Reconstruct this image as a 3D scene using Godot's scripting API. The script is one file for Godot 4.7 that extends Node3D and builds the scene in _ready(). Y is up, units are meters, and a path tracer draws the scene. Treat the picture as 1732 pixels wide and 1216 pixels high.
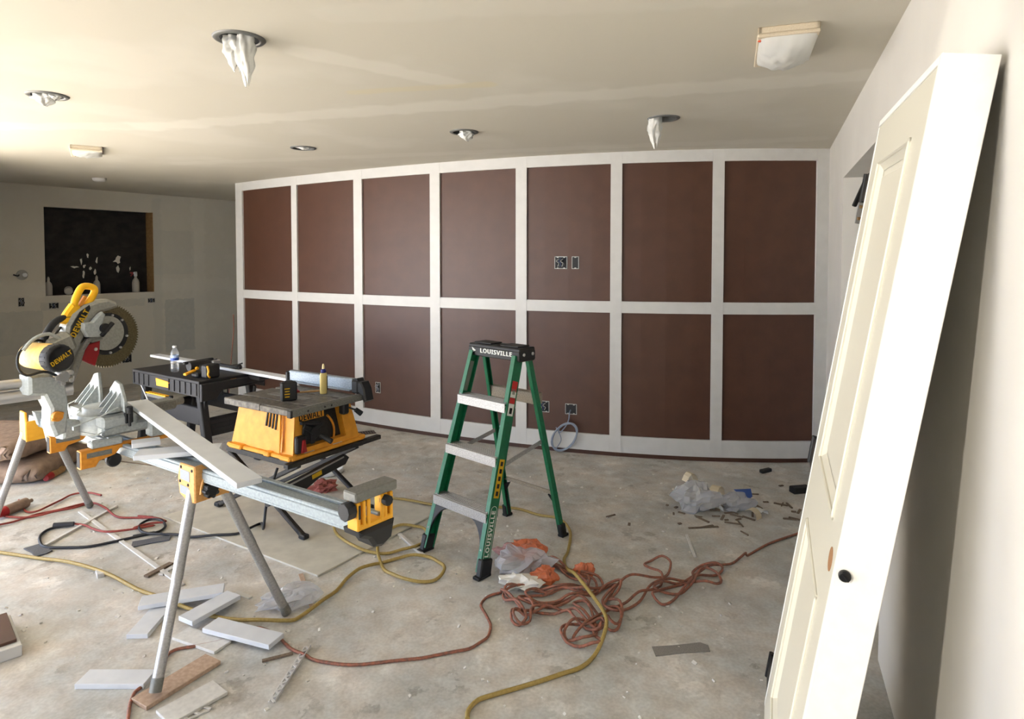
extends Node3D
# A remodelled family room in mid construction. y is up, metres; the room lies along -z.

const CEIL := 2.389
const HIGH := 4.6  # ceiling height of the unseen bay behind the camera
var M := {}            # materials by name
var taken := {}        # names in use at top level


func _ready() -> void:
	# ---- camera
	var cam := Camera3D.new()
	cam.name = "camera"
	cam.projection = Camera3D.PROJECTION_FRUSTUM
	cam.near = 0.05
	cam.far = 200.0
	cam.size = 0.05 * 1216.0 / 1080.0
	cam.frustum_offset = Vector2(0.0, -0.05 * 0.12157)
	cam.position = Vector3(0.0, 1.555, 0.0)
	cam.rotation_degrees = Vector3(-2.0, 0.0, 0.0)
	add_child(cam)
	cam.current = true
	# ---- sky, sun, exposure
	var sky_mat := ProceduralSkyMaterial.new()
	sky_mat.sky_top_color = Color(0.50, 0.66, 0.95)
	sky_mat.sky_horizon_color = Color(0.90, 0.94, 0.99)
	sky_mat.sky_curve = 0.2
	sky_mat.ground_bottom_color = Color(0.80, 0.76, 0.68)
	sky_mat.ground_horizon_color = Color(0.84, 0.81, 0.75)
	sky_mat.sky_energy_multiplier = 1.0
	sky_mat.ground_energy_multiplier = 1.0
	var sky := Sky.new()
	sky.sky_material = sky_mat
	var env := Environment.new()
	env.background_mode = Environment.BG_SKY
	env.sky = sky
	env.background_energy_multiplier = 2.9
	env.tonemap_mode = Environment.TONE_MAPPER_LINEAR
	env.tonemap_exposure = 3.5
	env.sdfgi_enabled = true
	env.ssao_enabled = true
	env.ssil_enabled = true
	var we := WorldEnvironment.new()
	we.name = "world_environment"
	we.environment = env
	add_child(we)
	var sun := DirectionalLight3D.new()
	sun.name = "sun"
	sun.light_color = Color(1.0, 0.965, 0.90)
	sun.light_energy = 6.6
	sun.light_angular_distance = 1.3
	sun.shadow_enabled = true
	add_child(sun)
	sun.look_at_from_position(Vector3.ZERO, Vector3(1.3, -1.64 * tan(deg_to_rad(25.0)), -1.0))
	make_materials()
	build_shell()
	build_ladder()
	build_mitre_saw()
	build_saw_stand()
	build_table_saw()
	build_bench()
	build_saw_table_things()
	build_floor_boards()
	build_cords()
	build_rubbish()
	build_ceiling_fittings()
	build_wall_boxes()
	build_door()


# ------------------------------------------------------------------ nodes
func numbered(called: String) -> String:
	var n: int = taken.get(called, 0)
	taken[called] = n + 1
	return called if n == 0 else "%s_%03d" % [called, n]


func tag(o: Node3D, label: String, category: String, group := "") -> Node3D:
	o.set_meta("label", label)
	o.set_meta("category", category)
	if group != "":
		o.set_meta("group", group)
	return o


func thing(called: String, label: String, category: String, at := Vector3.ZERO, turn := 0.0, group := "") -> Node3D:
	var o := Node3D.new()
	o.name = numbered(called)
	add_child(o)
	o.position = at
	o.rotation.y = turn
	tag(o, label, category, group)
	return o


func obj(called: String, st: SurfaceTool, mat: Material, parent: Node = null) -> MeshInstance3D:
	var o := MeshInstance3D.new()
	st.generate_normals()
	o.mesh = st.commit()
	o.material_override = mat
	if parent == null:
		o.name = numbered(called)
		add_child(o)
	else:
		o.name = part_name(parent, called)
		parent.add_child(o, true)
	return o


func part_name(parent: Node, called: String) -> String:
	var n := 0
	for c in parent.get_children():
		var s := String(c.name)
		if s == called or (s.begins_with(called + "_") and s.substr(called.length() + 1).is_valid_int()):
			n += 1
	return called if n == 0 else "%s_%03d" % [called, n]


func setting(o: Node3D) -> Node3D:
	o.set_meta("kind", "structure")
	return o


func stuff(o: Node3D) -> Node3D:
	o.set_meta("kind", "stuff")
	return o


# ------------------------------------------------------------------ shapes
func new_st() -> SurfaceTool:
	var st := SurfaceTool.new()
	st.begin(Mesh.PRIMITIVE_TRIANGLES)
	st.set_smooth_group(-1)
	return st


# a flat face (convex polygon), turned so that it faces away from the point «inside»
func face(st: SurfaceTool, pts: Array, inside: Vector3) -> void:
	var n := Vector3.ZERO
	var mid := Vector3.ZERO
	for i in pts.size():
		var a: Vector3 = pts[i]
		var b: Vector3 = pts[(i + 1) % pts.size()]
		n += a.cross(b)
		mid += a / pts.size()
	var out := n.dot(mid - inside) > 0.0       # counter-clockwise seen from outside
	for i in range(1, pts.size() - 1):
		st.add_vertex(pts[0])
		if out:
			st.add_vertex(pts[i + 1])
			st.add_vertex(pts[i])
		else:
			st.add_vertex(pts[i])
			st.add_vertex(pts[i + 1])


# box with chamfered edges; «t» places its centre
func box(st: SurfaceTool, t: Transform3D, size: Vector3, bevel := 0.002) -> void:
	st.set_smooth_group(-1)
	var h := size * 0.5
	var b: float = minf(bevel, minf(h.x, minf(h.y, h.z)) * 0.6)
	var c := t.origin
	if b <= 0.00005:
		for ax in 3:
			for s in [-1.0, 1.0]:
				var q := []
				for k in [[-1, -1], [1, -1], [1, 1], [-1, 1]]:
					var p := Vector3.ZERO
					p[ax] = s * h[ax]
					p[(ax + 1) % 3] = k[0] * h[(ax + 1) % 3]
					p[(ax + 2) % 3] = k[1] * h[(ax + 2) % 3]
					q.append(t * p)
				face(st, q, c)
		return
	for ax in 3:
		var u := (ax + 1) % 3
		var v := (ax + 2) % 3
		for s in [-1.0, 1.0]:
			var q := []
			for k in [[-1, -1], [1, -1], [1, 1], [-1, 1]]:
				var p := Vector3.ZERO
				p[ax] = s * h[ax]
				p[u] = k[0] * (h[u] - b)
				p[v] = k[1] * (h[v] - b)
				q.append(t * p)
			face(st, q, c)
		for su in [-1.0, 1.0]:
			for sv in [-1.0, 1.0]:
				var q2 := []
				for k in [[-1, 0], [1, 0], [1, 1], [-1, 1]]:
					var p := Vector3.ZERO
					p[ax] = k[0] * (h[ax] - b)
					p[u] = su * (h[u] - (b if k[1] == 0 else 0.0))
					p[v] = sv * (h[v] - (0.0 if k[1] == 0 else b))
					q2.append(t * p)
				face(st, q2, c)
	for sx in [-1.0, 1.0]:
		for sy in [-1.0, 1.0]:
			for sz in [-1.0, 1.0]:
				face(st, [
					t * Vector3(sx * h.x, sy * (h.y - b), sz * (h.z - b)),
					t * Vector3(sx * (h.x - b), sy * h.y, sz * (h.z - b)),
					t * Vector3(sx * (h.x - b), sy * (h.y - b), sz * h.z)], c)


func at_box(st: SurfaceTool, p: Vector3, size: Vector3, bevel := 0.002) -> void:
	box(st, Transform3D(Basis.IDENTITY, p), size, bevel)


# frame whose z axis runs from a to b and whose y axis is near «up»
func frame(a: Vector3, b: Vector3, up := Vector3.UP) -> Transform3D:
	var z := (b - a).normalized()
	if absf(z.dot(up.normalized())) > 0.999:
		up = Vector3.RIGHT
	var x := up.cross(z).normalized()
	return Transform3D(Basis(x, z.cross(x), z), (a + b) * 0.5)


# bar of w x h section from a to b
func bar(st: SurfaceTool, a: Vector3, b: Vector3, w: float, h: float, up := Vector3.UP, bevel := 0.002) -> void:
	box(st, frame(a, b, up), Vector3(w, h, a.distance_to(b)), bevel)


# swept tube through a list of points
func tube(st: SurfaceTool, pts: Array, r: float, sides := 8, capped := true, r_end := -1.0) -> void:
	var n := pts.size()
	var rings := []
	var prev_x := Vector3.ZERO
	for i in n:
		var d: Vector3 = (pts[mini(i + 1, n - 1)] - pts[maxi(i - 1, 0)]).normalized()
		var x: Vector3
		if prev_x == Vector3.ZERO:
			var up := Vector3.UP if absf(d.y) < 0.95 else Vector3.RIGHT
			x = up.cross(d).normalized()
		else:
			x = (prev_x - d * prev_x.dot(d)).normalized()
		prev_x = x
		var y := d.cross(x)
		var rr := r if r_end < 0.0 else lerpf(r, r_end, float(i) / maxf(1.0, n - 1))
		var ring := []
		for k in sides:
			var a := TAU * k / sides
			ring.append(pts[i] + (x * cos(a) + y * sin(a)) * rr)
		rings.append(ring)
	st.set_smooth_group(1)
	for i in n - 1:
		for k in sides:
			var k2 := (k + 1) % sides
			var a: Vector3 = rings[i][k]
			var b: Vector3 = rings[i][k2]
			var c: Vector3 = rings[i + 1][k2]
			var d2: Vector3 = rings[i + 1][k]
			st.add_vertex(a); st.add_vertex(c); st.add_vertex(b)
			st.add_vertex(a); st.add_vertex(d2); st.add_vertex(c)
	st.set_smooth_group(-1)
	if capped:
		face(st, rings[0], pts[1])
		face(st, rings[n - 1], pts[n - 2])


func rod(st: SurfaceTool, a: Vector3, b: Vector3, r: float, sides := 16, r_end := -1.0) -> void:
	tube(st, [a, b], r, sides, true, r_end)


# open profile [[radius, height], ...] from the bottom up, turned about t's y axis
func lathe(st: SurfaceTool, t: Transform3D, prof: Array, sides := 24, smooth := true) -> void:
	st.set_smooth_group(2 if smooth else -1)
	for i in prof.size() - 1:
		for k in sides:
			var a0 := TAU * k / sides
			var a1 := TAU * (k + 1) / sides
			var p00 := t * Vector3(cos(a0) * prof[i][0], prof[i][1], sin(a0) * prof[i][0])
			var p01 := t * Vector3(cos(a1) * prof[i][0], prof[i][1], sin(a1) * prof[i][0])
			var p10 := t * Vector3(cos(a0) * prof[i + 1][0], prof[i + 1][1], sin(a0) * prof[i + 1][0])
			var p11 := t * Vector3(cos(a1) * prof[i + 1][0], prof[i + 1][1], sin(a1) * prof[i + 1][0])
			if prof[i][0] > 1e-6:
				st.add_vertex(p00); st.add_vertex(p01); st.add_vertex(p11)
			if prof[i + 1][0] > 1e-6:
				st.add_vertex(p00); st.add_vertex(p11); st.add_vertex(p10)
	st.set_smooth_group(-1)


# flat shape cut from sheet: outline in t's xy plane, thickness along t's z, edges chamfered
func prism(st: SurfaceTool, t: Transform3D, outline: Array, depth: float, bevel := 0.0015) -> void:
	st.set_smooth_group(-1)
	var poly := PackedVector2Array(outline)
	if Geometry2D.is_polygon_clockwise(poly):
		poly.reverse()
	var n := poly.size()
	var inner := PackedVector2Array()
	for i in n:
		var e0 := (poly[i] - poly[(i + n - 1) % n]).normalized()
		var e1 := (poly[(i + 1) % n] - poly[i]).normalized()
		var n0 := Vector2(-e0.y, e0.x)
		var n1 := Vector2(-e1.y, e1.x)
		var m := n0 + n1
		var l := maxf(m.length_squared() * 0.5, 0.3)
		inner.append(poly[i] + m * (bevel / l))
	var idx := Geometry2D.triangulate_polygon(inner)
	if idx.is_empty():
		inner = poly.duplicate()
		idx = Geometry2D.triangulate_polygon(inner)
	var hz := depth * 0.5
	var hb := maxf(hz - bevel, hz * 0.4)
	for side in [1.0, -1.0]:
		var nrm: Vector3 = (t.basis.z * side).normalized()
		for i in range(0, idx.size(), 3):
			var a := t * Vector3(inner[idx[i]].x, inner[idx[i]].y, hz * side)
			var b := t * Vector3(inner[idx[i + 1]].x, inner[idx[i + 1]].y, hz * side)
			var c := t * Vector3(inner[idx[i + 2]].x, inner[idx[i + 2]].y, hz * side)
			face(st, [a, b, c], a - nrm)
	for i in n:
		var j := (i + 1) % n
		var e := poly[j] - poly[i]
		var o := t.basis * Vector3(e.y, -e.x, 0.0).normalized()
		var ring := [[inner, hz], [poly, hb], [poly, -hb], [inner, -hz]]
		for k in 3:
			var pa: PackedVector2Array = ring[k][0]
			var pb: PackedVector2Array = ring[k + 1][0]
			var a := t * Vector3(pa[i].x, pa[i].y, ring[k][1])
			var b := t * Vector3(pa[j].x, pa[j].y, ring[k][1])
			var c := t * Vector3(pb[j].x, pb[j].y, ring[k + 1][1])
			var d := t * Vector3(pb[i].x, pb[i].y, ring[k + 1][1])
			face(st, [a, b, c, d], (a + c) * 0.5 - o)


func ball(st: SurfaceTool, c: Vector3, r: Vector3, seg := 12) -> void:
	var prof := []
	for i in seg / 2 + 1:
		var a := -PI / 2 + PI * i / (seg / 2)
		prof.append([maxf(cos(a), 0.0) if i > 0 and i < seg / 2 else 0.0, sin(a)])
	lathe(st, Transform3D(Basis.from_scale(r), c), prof, seg)


# smooth curve through points: list of Vector3
func spline(pts: Array, step := 0.02) -> Array:
	var out := []
	var n := pts.size()
	for i in n - 1:
		var p0: Vector3 = pts[maxi(i - 1, 0)]
		var p1: Vector3 = pts[i]
		var p2: Vector3 = pts[i + 1]
		var p3: Vector3 = pts[mini(i + 2, n - 1)]
		var m := maxi(2, int(ceil(p1.distance_to(p2) / step)))
		for k in m:
			out.append(p1.cubic_interpolate(p2, p0, p3, float(k) / m))
	out.append(pts[n - 1])
	return out


func ring_pts(c: Vector3, x: Vector3, y: Vector3, a0: float, a1: float, n: int) -> Array:
	var out := []
	for i in n + 1:
		var a := lerpf(a0, a1, float(i) / n)
		out.append(c + x * cos(a) + y * sin(a))
	return out


func letters(text: String, height: float, mat: Material, parent: Node, t: Transform3D, squeeze := 1.0, called := "lettering") -> MeshInstance3D:
	var f := SystemFont.new()
	f.font_names = PackedStringArray(["Droid Sans"])
	f.font_weight = 700
	var tm := TextMesh.new()
	tm.text = text
	tm.font = f
	tm.font_size = 64
	tm.pixel_size = height / 47.0
	tm.depth = 0.0016
	tm.curve_step = 2.0
	var o := MeshInstance3D.new()
	o.mesh = tm
	o.material_override = mat
	o.name = part_name(parent, called)
	parent.add_child(o, true)
	o.transform = t * Transform3D(Basis.from_scale(Vector3(squeeze, 1.0, 1.0)), Vector3.ZERO)
	return o


# ------------------------------------------------------------------ materials
func mat(color: Color, rough := 0.6, metal := 0.0, spec := 0.5) -> StandardMaterial3D:
	var m := StandardMaterial3D.new()
	m.albedo_color = color
	m.roughness = rough
	m.metallic = metal
	m.metallic_specular = spec
	return m


func noise_tex(freq: float, colors: Array, octaves := 4, sd := 1, size := 512) -> NoiseTexture2D:
	var n := FastNoiseLite.new()
	n.seed = sd
	n.frequency = freq
	n.fractal_octaves = octaves
	var g := Gradient.new()
	g.offsets = PackedFloat32Array(range(colors.size()).map(func(i): return lerpf(0.12, 0.88, float(i) / maxf(1.0, colors.size() - 1))))
	g.colors = PackedColorArray(colors)
	var t := NoiseTexture2D.new()
	t.width = size
	t.height = size
	t.seamless = true
	t.noise = n
	t.color_ramp = g
	return t


# colour mottled between two tones, mapped in world metres
func mottled(a: Color, b: Color, freq: float, per_metre: float, rough := 0.7, metal := 0.0, sd := 1, world := false) -> StandardMaterial3D:
	var m := mat(Color.WHITE, rough, metal)
	m.albedo_texture = noise_tex(freq, [a, b], 4, sd)
	m.uv1_triplanar = true
	m.uv1_world_triplanar = world
	m.uv1_scale = Vector3.ONE * per_metre
	return m


func bumpy(m: StandardMaterial3D, freq: float, cm: float, sd := 3) -> StandardMaterial3D:
	m.heightmap_enabled = true
	m.heightmap_scale = cm
	m.heightmap_texture = noise_tex(freq, [Color.BLACK, Color.WHITE], 4, sd)
	return m


func concrete_image(px: int, sd: int) -> ImageTexture:
	var a := FastNoiseLite.new(); a.seed = sd; a.frequency = 0.004; a.fractal_octaves = 5
	var b := FastNoiseLite.new(); b.seed = sd + 5; b.frequency = 0.018; b.fractal_octaves = 4
	var c := FastNoiseLite.new(); c.seed = sd + 9; c.frequency = 0.12; c.fractal_octaves = 3
	var d := FastNoiseLite.new(); d.seed = sd + 14; d.frequency = 0.009; d.fractal_octaves = 6; d.domain_warp_enabled = true; d.domain_warp_amplitude = 60.0
	var ia := a.get_seamless_image(px, px).get_data()
	var ib := b.get_seamless_image(px, px).get_data()
	var ic := c.get_seamless_image(px, px).get_data()
	var id := d.get_seamless_image(px, px).get_data()
	var out := PackedByteArray()
	out.resize(px * px * 3)
	for i in px * px:
		var va := ia[i] / 255.0
		var vb := ib[i] / 255.0
		var vc := ic[i] / 255.0
		var vd := id[i] / 255.0
		var tone := 193.0 + (va - 0.5) * 34.0 + (vb - 0.5) * 26.0 + (vc - 0.5) * 24.0
		if vd > 0.66:                       # pale smears of joint compound
			tone += minf((vd - 0.66) * 5.0, 1.0) * 22.0
		if vd < 0.30 and vb < 0.55:         # darker scuffs
			tone -= minf((0.30 - vd) * 7.0, 1.0) * 26.0
		var warm := (va - vb) * 9.0 + 3.0
		out[i * 3] = clampi(int(tone + warm), 0, 255)
		out[i * 3 + 1] = clampi(int(tone), 0, 255)
		out[i * 3 + 2] = clampi(int(tone - 5.0 - warm * 0.7), 0, 255)
	return ImageTexture.create_from_image(Image.create_from_data(px, px, false, Image.FORMAT_RGB8, out))


# drywall in primer, with bands of joint compound along the board seams and a few skim-coat patches
func drywall_image(size: Vector2i, base: Color, mud: Color, bands: Array, patches: Array, sd: int) -> ImageTexture:
	var n := FastNoiseLite.new(); n.seed = sd; n.frequency = 0.012; n.fractal_octaves = 4
	var e := FastNoiseLite.new(); e.seed = sd + 3; e.frequency = 0.05; e.fractal_octaves = 3
	var ni := n.get_image(size.x, size.y).get_data()
	var ei := e.get_image(size.x, size.y).get_data()
	var im := Image.create(size.x, size.y, false, Image.FORMAT_RGB8)
	for y in size.y:
		for x in size.x:
			var i := y * size.x + x
			var v := ni[i] / 255.0
			var w := ei[i] / 255.0
			var c := base.lerp(mud, clampf((v - 0.52) * 1.4, 0.0, 0.4))
			var p := Vector2(x, y)
			for b in bands:               # [from, to, half width, colour, strength]
				var q: Vector2 = Geometry2D.get_closest_point_to_segment(p, b[0], b[1])
				var dd: float = p.distance_to(q) + (w - 0.5) * b[2] * 0.7
				if dd < b[2]:
					c = c.lerp(b[3], b[4] * minf(1.0, (b[2] - dd) / (b[2] * 0.35)) * (0.7 + 0.6 * (v - 0.3)))
			for k in patches:             # [rect, colour, strength]
				var r: Rect2 = k[0]
				var g := r.grow(-6.0 * w)
				if g.has_point(p):
					c = c.lerp(k[1], k[2] * (0.6 + 0.6 * w))
			im.set_pixel(x, y, c)
	return ImageTexture.create_from_image(im)


func make_materials() -> void:
	M.floor = mat(Color(0.98, 0.98, 0.98), 0.72)
	M.floor.albedo_texture = concrete_image(1536, 11)
	M.floor.uv1_triplanar = true
	M.floor.uv1_world_triplanar = true
	M.floor.uv1_scale = Vector3.ONE * 0.29
	M.floor.uv1_offset = Vector3(0.13, 0.0, 0.4)
	bumpy(M.floor, 0.05, 0.25, 5)
	M.ceiling = mat(Color.WHITE, 0.85)
	var mud := Color(0.825, 0.805, 0.755)
	var yel := Color(0.80, 0.75, 0.61)
	var s := 1024.0 / 13.0        # pixels a metre; x = -7..6, z = -11..2
	var px := func(x: float, depth: float) -> Vector2: return Vector2((x + 7.0) * s, (11.0 - depth) * s)
	M.ceiling.albedo_texture = drywall_image(Vector2i(1024, 1024), Color(0.765, 0.742, 0.685), mud, [
		[px.call(-2.3, 4.05), px.call(1.75, 2.9), 0.13 * s, mud, 0.9],
		[px.call(-0.85, 2.6), px.call(-0.30, 3.05), 0.09 * s, mud, 0.7],
		[px.call(-2.9, 5.6), px.call(2.1, 4.45), 0.10 * s, mud, 0.5],
		[px.call(-0.6, 2.2), px.call(0.9, 2.05), 0.10 * s, mud, 0.4],
		[px.call(-0.80, 3.22), px.call(-0.12, 3.08), 0.05 * s, yel, 0.55],
		[px.call(-5.5, 4.0), px.call(-2.3, 4.05), 0.13 * s, mud, 0.6]], [], 21)
	M.ceiling.uv1_triplanar = true
	M.ceiling.uv1_world_triplanar = true
	M.ceiling.uv1_scale = Vector3.ONE / 13.0
	M.ceiling.uv1_offset = Vector3(7.0 / 13.0, 0.0, 11.0 / 13.0)
	M.drywall = mottled(Color(0.82, 0.80, 0.76), Color(0.86, 0.845, 0.81), 0.008, 0.4, 0.85, 0.0, 8, true)
	# far wall: primer with seams, skim patches and a bluish primer square
	var q := 200.0
	var wp := func(x: float, y: float) -> Vector2: return Vector2(x * q, (2.5 - y) * q)
	var base := Color(0.80, 0.785, 0.74)
	var skim := Color(0.84, 0.825, 0.78)
	var cool := Color(0.70, 0.705, 0.68)
	M.left_wall = mat(Color.WHITE, 0.88)
	M.left_wall.albedo_texture = drywall_image(Vector2i(1000, 500), base, skim, [
		[wp.call(3.1, 0.0), wp.call(3.1, 2.4), 22.0, skim, 0.7], [wp.call(0.4, 1.22), wp.call(4.7, 1.22), 20.0, skim, 0.55], [wp.call(2.55, 0.4), wp.call(2.55, 2.3), 14.0, cool, 0.35]], [
		[Rect2(2.62 * q, 1.45 * q, 0.42 * q, 0.72 * q), cool, 0.75], [Rect2(0.75 * q, 1.5 * q, 0.55 * q, 0.5 * q), cool, 0.55], [Rect2(2.35 * q, 0.55 * q, 0.7 * q, 0.6 * q), cool, 0.25], [Rect2(1.25 * q, 1.42 * q, 1.15 * q, 0.12 * q), cool, 0.5]], 33)
	M.left_wall.uv1_triplanar = true
	M.left_wall.uv1_scale = Vector3(1.0 / 5.0, 1.0 / 2.5, 1.0 / 5.0)
	M.wall_white = mottled(Color(0.825, 0.81, 0.78), Color(0.855, 0.84, 0.81), 0.01, 0.4, 0.7, 0.0, 4, true)
	M.trim = mottled(Color(0.775, 0.77, 0.755), Color(0.80, 0.795, 0.78), 0.02, 0.8, 0.42, 0.0, 6, true)
	M.board_skylit_white = mottled(Color(0.815, 0.83, 0.85), Color(0.85, 0.865, 0.88), 0.02, 0.8, 0.5, 0.0, 7, true)  # the faint blue of skylight is mixed into this white
	M.brown = mottled(Color(0.285, 0.175, 0.122), Color(0.315, 0.196, 0.138), 0.02, 0.5, 0.47, 0.0, 9, true)
	M.brown.metallic_specular = 0.5
	bumpy(M.brown, 0.2, 0.015, 12)
	M.dark = mat(Color(0.06, 0.06, 0.065), 0.9)
	M.steel = mat(Color(0.72, 0.72, 0.72), 0.35, 0.9)
	M.black = mat(Color(0.07, 0.07, 0.078), 0.5)
	M.soot_and_shade = mottled(Color(0.055, 0.055, 0.057), Color(0.21, 0.20, 0.195), 0.02, 0.8, 0.75, 0.0, 15, true)  # blackened alcove, and the painted shade in slots and tube ends
	M.stud = mottled(Color(0.55, 0.42, 0.26), Color(0.66, 0.53, 0.36), 0.02, 2.0, 0.8, 0.0, 17, true)


# depth of the panelled wall's white boards at x: the wall bows gently towards the room
func back_z(x: float) -> float:
	return -(5.25034 - 0.39115 * x + 0.07924 * x * x + 0.00514 * x * x * x)


# a point on the panelled wall, «off» metres behind the face of its boards
func back(x: float, y: float, off: float) -> Vector3:
	var slope := -(-0.39115 + 0.15848 * x + 0.01542 * x * x)
	var n := Vector3(slope, 0.0, -1.0).normalized()
	return Vector3(x, y, back_z(x)) + n * off


# a board bent to the wall
func bent(st: SurfaceTool, x0: float, x1: float, y0: float, y1: float, front: float, rear: float, n: int) -> void:
	for i in n:
		var a := lerpf(x0, x1, float(i) / n)
		var b := lerpf(x0, x1, float(i + 1) / n)
		var mid := back((a + b) * 0.5, (y0 + y1) * 0.5, (front + rear) * 0.5)
		face(st, [back(a, y0, front), back(b, y0, front), back(b, y1, front), back(a, y1, front)], mid)
		face(st, [back(a, y0, rear), back(b, y0, rear), back(b, y1, rear), back(a, y1, rear)], mid)
		face(st, [back(a, y1, front), back(b, y1, front), back(b, y1, rear), back(a, y1, rear)], mid)
		face(st, [back(a, y0, front), back(b, y0, front), back(b, y0, rear), back(a, y0, rear)], mid)
		if i == 0:
			face(st, [back(a, y0, front), back(a, y1, front), back(a, y1, rear), back(a, y0, rear)], mid)
		if i == n - 1:
			face(st, [back(b, y0, front), back(b, y1, front), back(b, y1, rear), back(b, y0, rear)], mid)


# straight wall from a to b (x, depth), 0.12 thick away from the room; openings [from, to, sill, head] in metres along it
func wall(called: String, a: Vector2, b: Vector2, outward: Vector2, openings: Array, m: Material, top := CEIL) -> MeshInstance3D:
	var st := new_st()
	var len := a.distance_to(b)
	var dir := (b - a) / len
	var t := Transform3D(Basis(Vector3(dir.x, 0, -dir.y), Vector3.UP, Vector3(outward.x, 0, -outward.y).normalized()), Vector3(a.x, 0, -a.y))
	var put := func(x0: float, x1: float, y0: float, y1: float) -> void:
		if x1 - x0 > 0.001 and y1 - y0 > 0.001:
			box(st, Transform3D(Basis.IDENTITY, Vector3((x0 + x1) / 2, (y0 + y1) / 2, 0.06)), Vector3(x1 - x0, y1 - y0, 0.12), 0.0)
	var x := 0.0
	for o in openings:
		put.call(x, o[0], 0.0, top)
		put.call(o[0], o[1], 0.0, o[2])
		put.call(o[0], o[1], o[3], top)
		x = o[1]
	put.call(x, len, 0.0, top)
	var w := obj(called, st, m)
	w.transform = t
	setting(w)
	return w


func build_shell() -> void:
	# floor slab and ceiling
	var st := new_st()
	at_box(st, Vector3(-1.6, -0.1, -4.6), Vector3(10.4, 0.2, 12.0), 0.0)
	setting(obj("floor", st, M.floor))
	var slab := CSGBox3D.new()
	slab.name = "ceiling"
	slab.size = Vector3(10.6, 0.16, 9.05)
	slab.position = Vector3(-1.6, CEIL + 0.08, -6.175)
	slab.material = M.ceiling
	add_child(slab)
	setting(slab)
	for h in [Vector2(-1.029, 2.44), Vector2(-2.359, 3.273), Vector2(-1.559, 4.801), Vector2(-0.313, 4.204), Vector2(0.895, 3.80)]:
		var hole := CSGCylinder3D.new()
		hole.name = "light_hole"
		hole.operation = CSGShape3D.OPERATION_SUBTRACTION
		hole.radius = 0.082
		hole.height = 0.4
		hole.sides = 40
		hole.material = M.ceiling
		slab.add_child(hole, true)
		hole.position = Vector3(h.x + 1.6, 0.0, -h.y + 6.175)
	# outside, unseen: pale ground that bounces daylight up to the ceiling
	st = new_st()
	at_box(st, Vector3(0.0, -0.3, -3.0), Vector3(60.0, 0.2, 60.0), 0.0)
	setting(obj("ground_outside", st, mottled(Color(0.74, 0.72, 0.68), Color(0.82, 0.80, 0.76), 0.01, 0.2, 0.85, 0.0, 2, true)))
	# panelled wall
	st = new_st()
	bent(st, -3.03, 2.50, 0.0, CEIL, 0.03, 0.16, 24)
	var wb := obj("wall_back", st, M.drywall)
	setting(wb)
	var sx := [[-3.03, -2.927], [-2.226, -2.156], [-1.482, -1.392], [-0.715, -0.625], [0.030, 0.118], [0.769, 0.855], [1.522, 1.606], [2.300, 2.42]]
	for i in 7:
		var x0: float = (sx[i][0] + sx[i][1]) / 2
		var x1: float = (sx[i + 1][0] + sx[i + 1][1]) / 2
		for row in [[0.0, 1.18], [1.1805, 2.35]]:
			st = new_st()
			bent(st, x0, x1 - 0.0008, row[0], row[1], 0.018, 0.03, 4)
			obj("panel", st, M.brown, wb)
	for e in sx:
		st = new_st()
		bent(st, e[0], e[1], 0.036, CEIL, 0.0, 0.018, 1)
		obj("stile", st, M.trim, wb)
	for i in 7:
		for row in [[2.30, CEIL], [1.138, 1.228], [0.036, 0.168]]:
			st = new_st()
			bent(st, sx[i][1] + 0.0004, sx[i + 1][0] - 0.0004, row[0], row[1], 0.0006, 0.018, 4)
			obj("rail", st, M.trim, wb)
	# right wall with its doorway: x = 0.444 + 0.403 * depth
	var r0 := Vector2(2.42, 4.903)
	var r1 := Vector2(0.162, -0.7)
	var rd := (r1 - r0).normalized()
	var rn := Vector2(0.9276, -0.374)
	var far := (Vector2(2.03, 3.935) - r0).length()
	var rm := Vector2(0.444 + 0.403 * 1.65, 1.65)
	wall("wall_right", r0, rm, rn, [[far, far + 1.62, 0.0, 2.055]], M.wall_white)
	wall("wall_right_near", rm, r1, rn, [], M.wall_white, HIGH)
	# closet behind the doorway, its unseen walls placed to keep the sky out
	var ca := r0 + rd * (far - 0.35) + rn * 0.12
	var cb := r0 + rd * (far + 1.9) + rn * 0.12
	wall("wall_closet_rear", ca + rn * 0.75, cb + rn * 0.75, rn, [], M.drywall)
	wall("wall_closet_far", ca, ca + rn * 0.87, -rd, [], M.drywall)
	wall("wall_closet_near", cb, cb + rn * 0.87, rd, [], M.drywall)
	# far left wall with its blackened alcove
	var l0 := Vector2(-6.05, 6.158)
	var l1 := Vector2(-3.35, 9.98)
	var ld := (l1 - l0).normalized()
	var n0 := (Vector2(-5.290, 7.235) - l0).length()
	var n1 := (Vector2(-4.601, 8.209) - l0).length()
	var wl := wall("wall_left", l0, l1, Vector2(-0.8166, 0.577), [[n0, n1, 1.141, 2.157]], M.left_wall)
	st = new_st()
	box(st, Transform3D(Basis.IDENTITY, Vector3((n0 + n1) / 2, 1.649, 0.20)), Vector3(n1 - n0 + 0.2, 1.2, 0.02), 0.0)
	obj("alcove_panel", st, M.soot_and_shade, wl)
	for y in [1.141 - 0.01, 2.157 + 0.01]:
		st = new_st()
		box(st, Transform3D(Basis.IDENTITY, Vector3((n0 + n1) / 2, y, 0.155)), Vector3(n1 - n0 + 0.1, 0.02, 0.07), 0.001)
		obj("alcove_lining", st, M.soot_and_shade, wl)
	st = new_st()
	box(st, Transform3D(Basis.IDENTITY, Vector3(n0 - 0.01, 1.649, 0.155)), Vector3(0.02, 1.036, 0.07), 0.001)
	obj("alcove_lining", st, M.soot_and_shade, wl)
	st = new_st()
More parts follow.
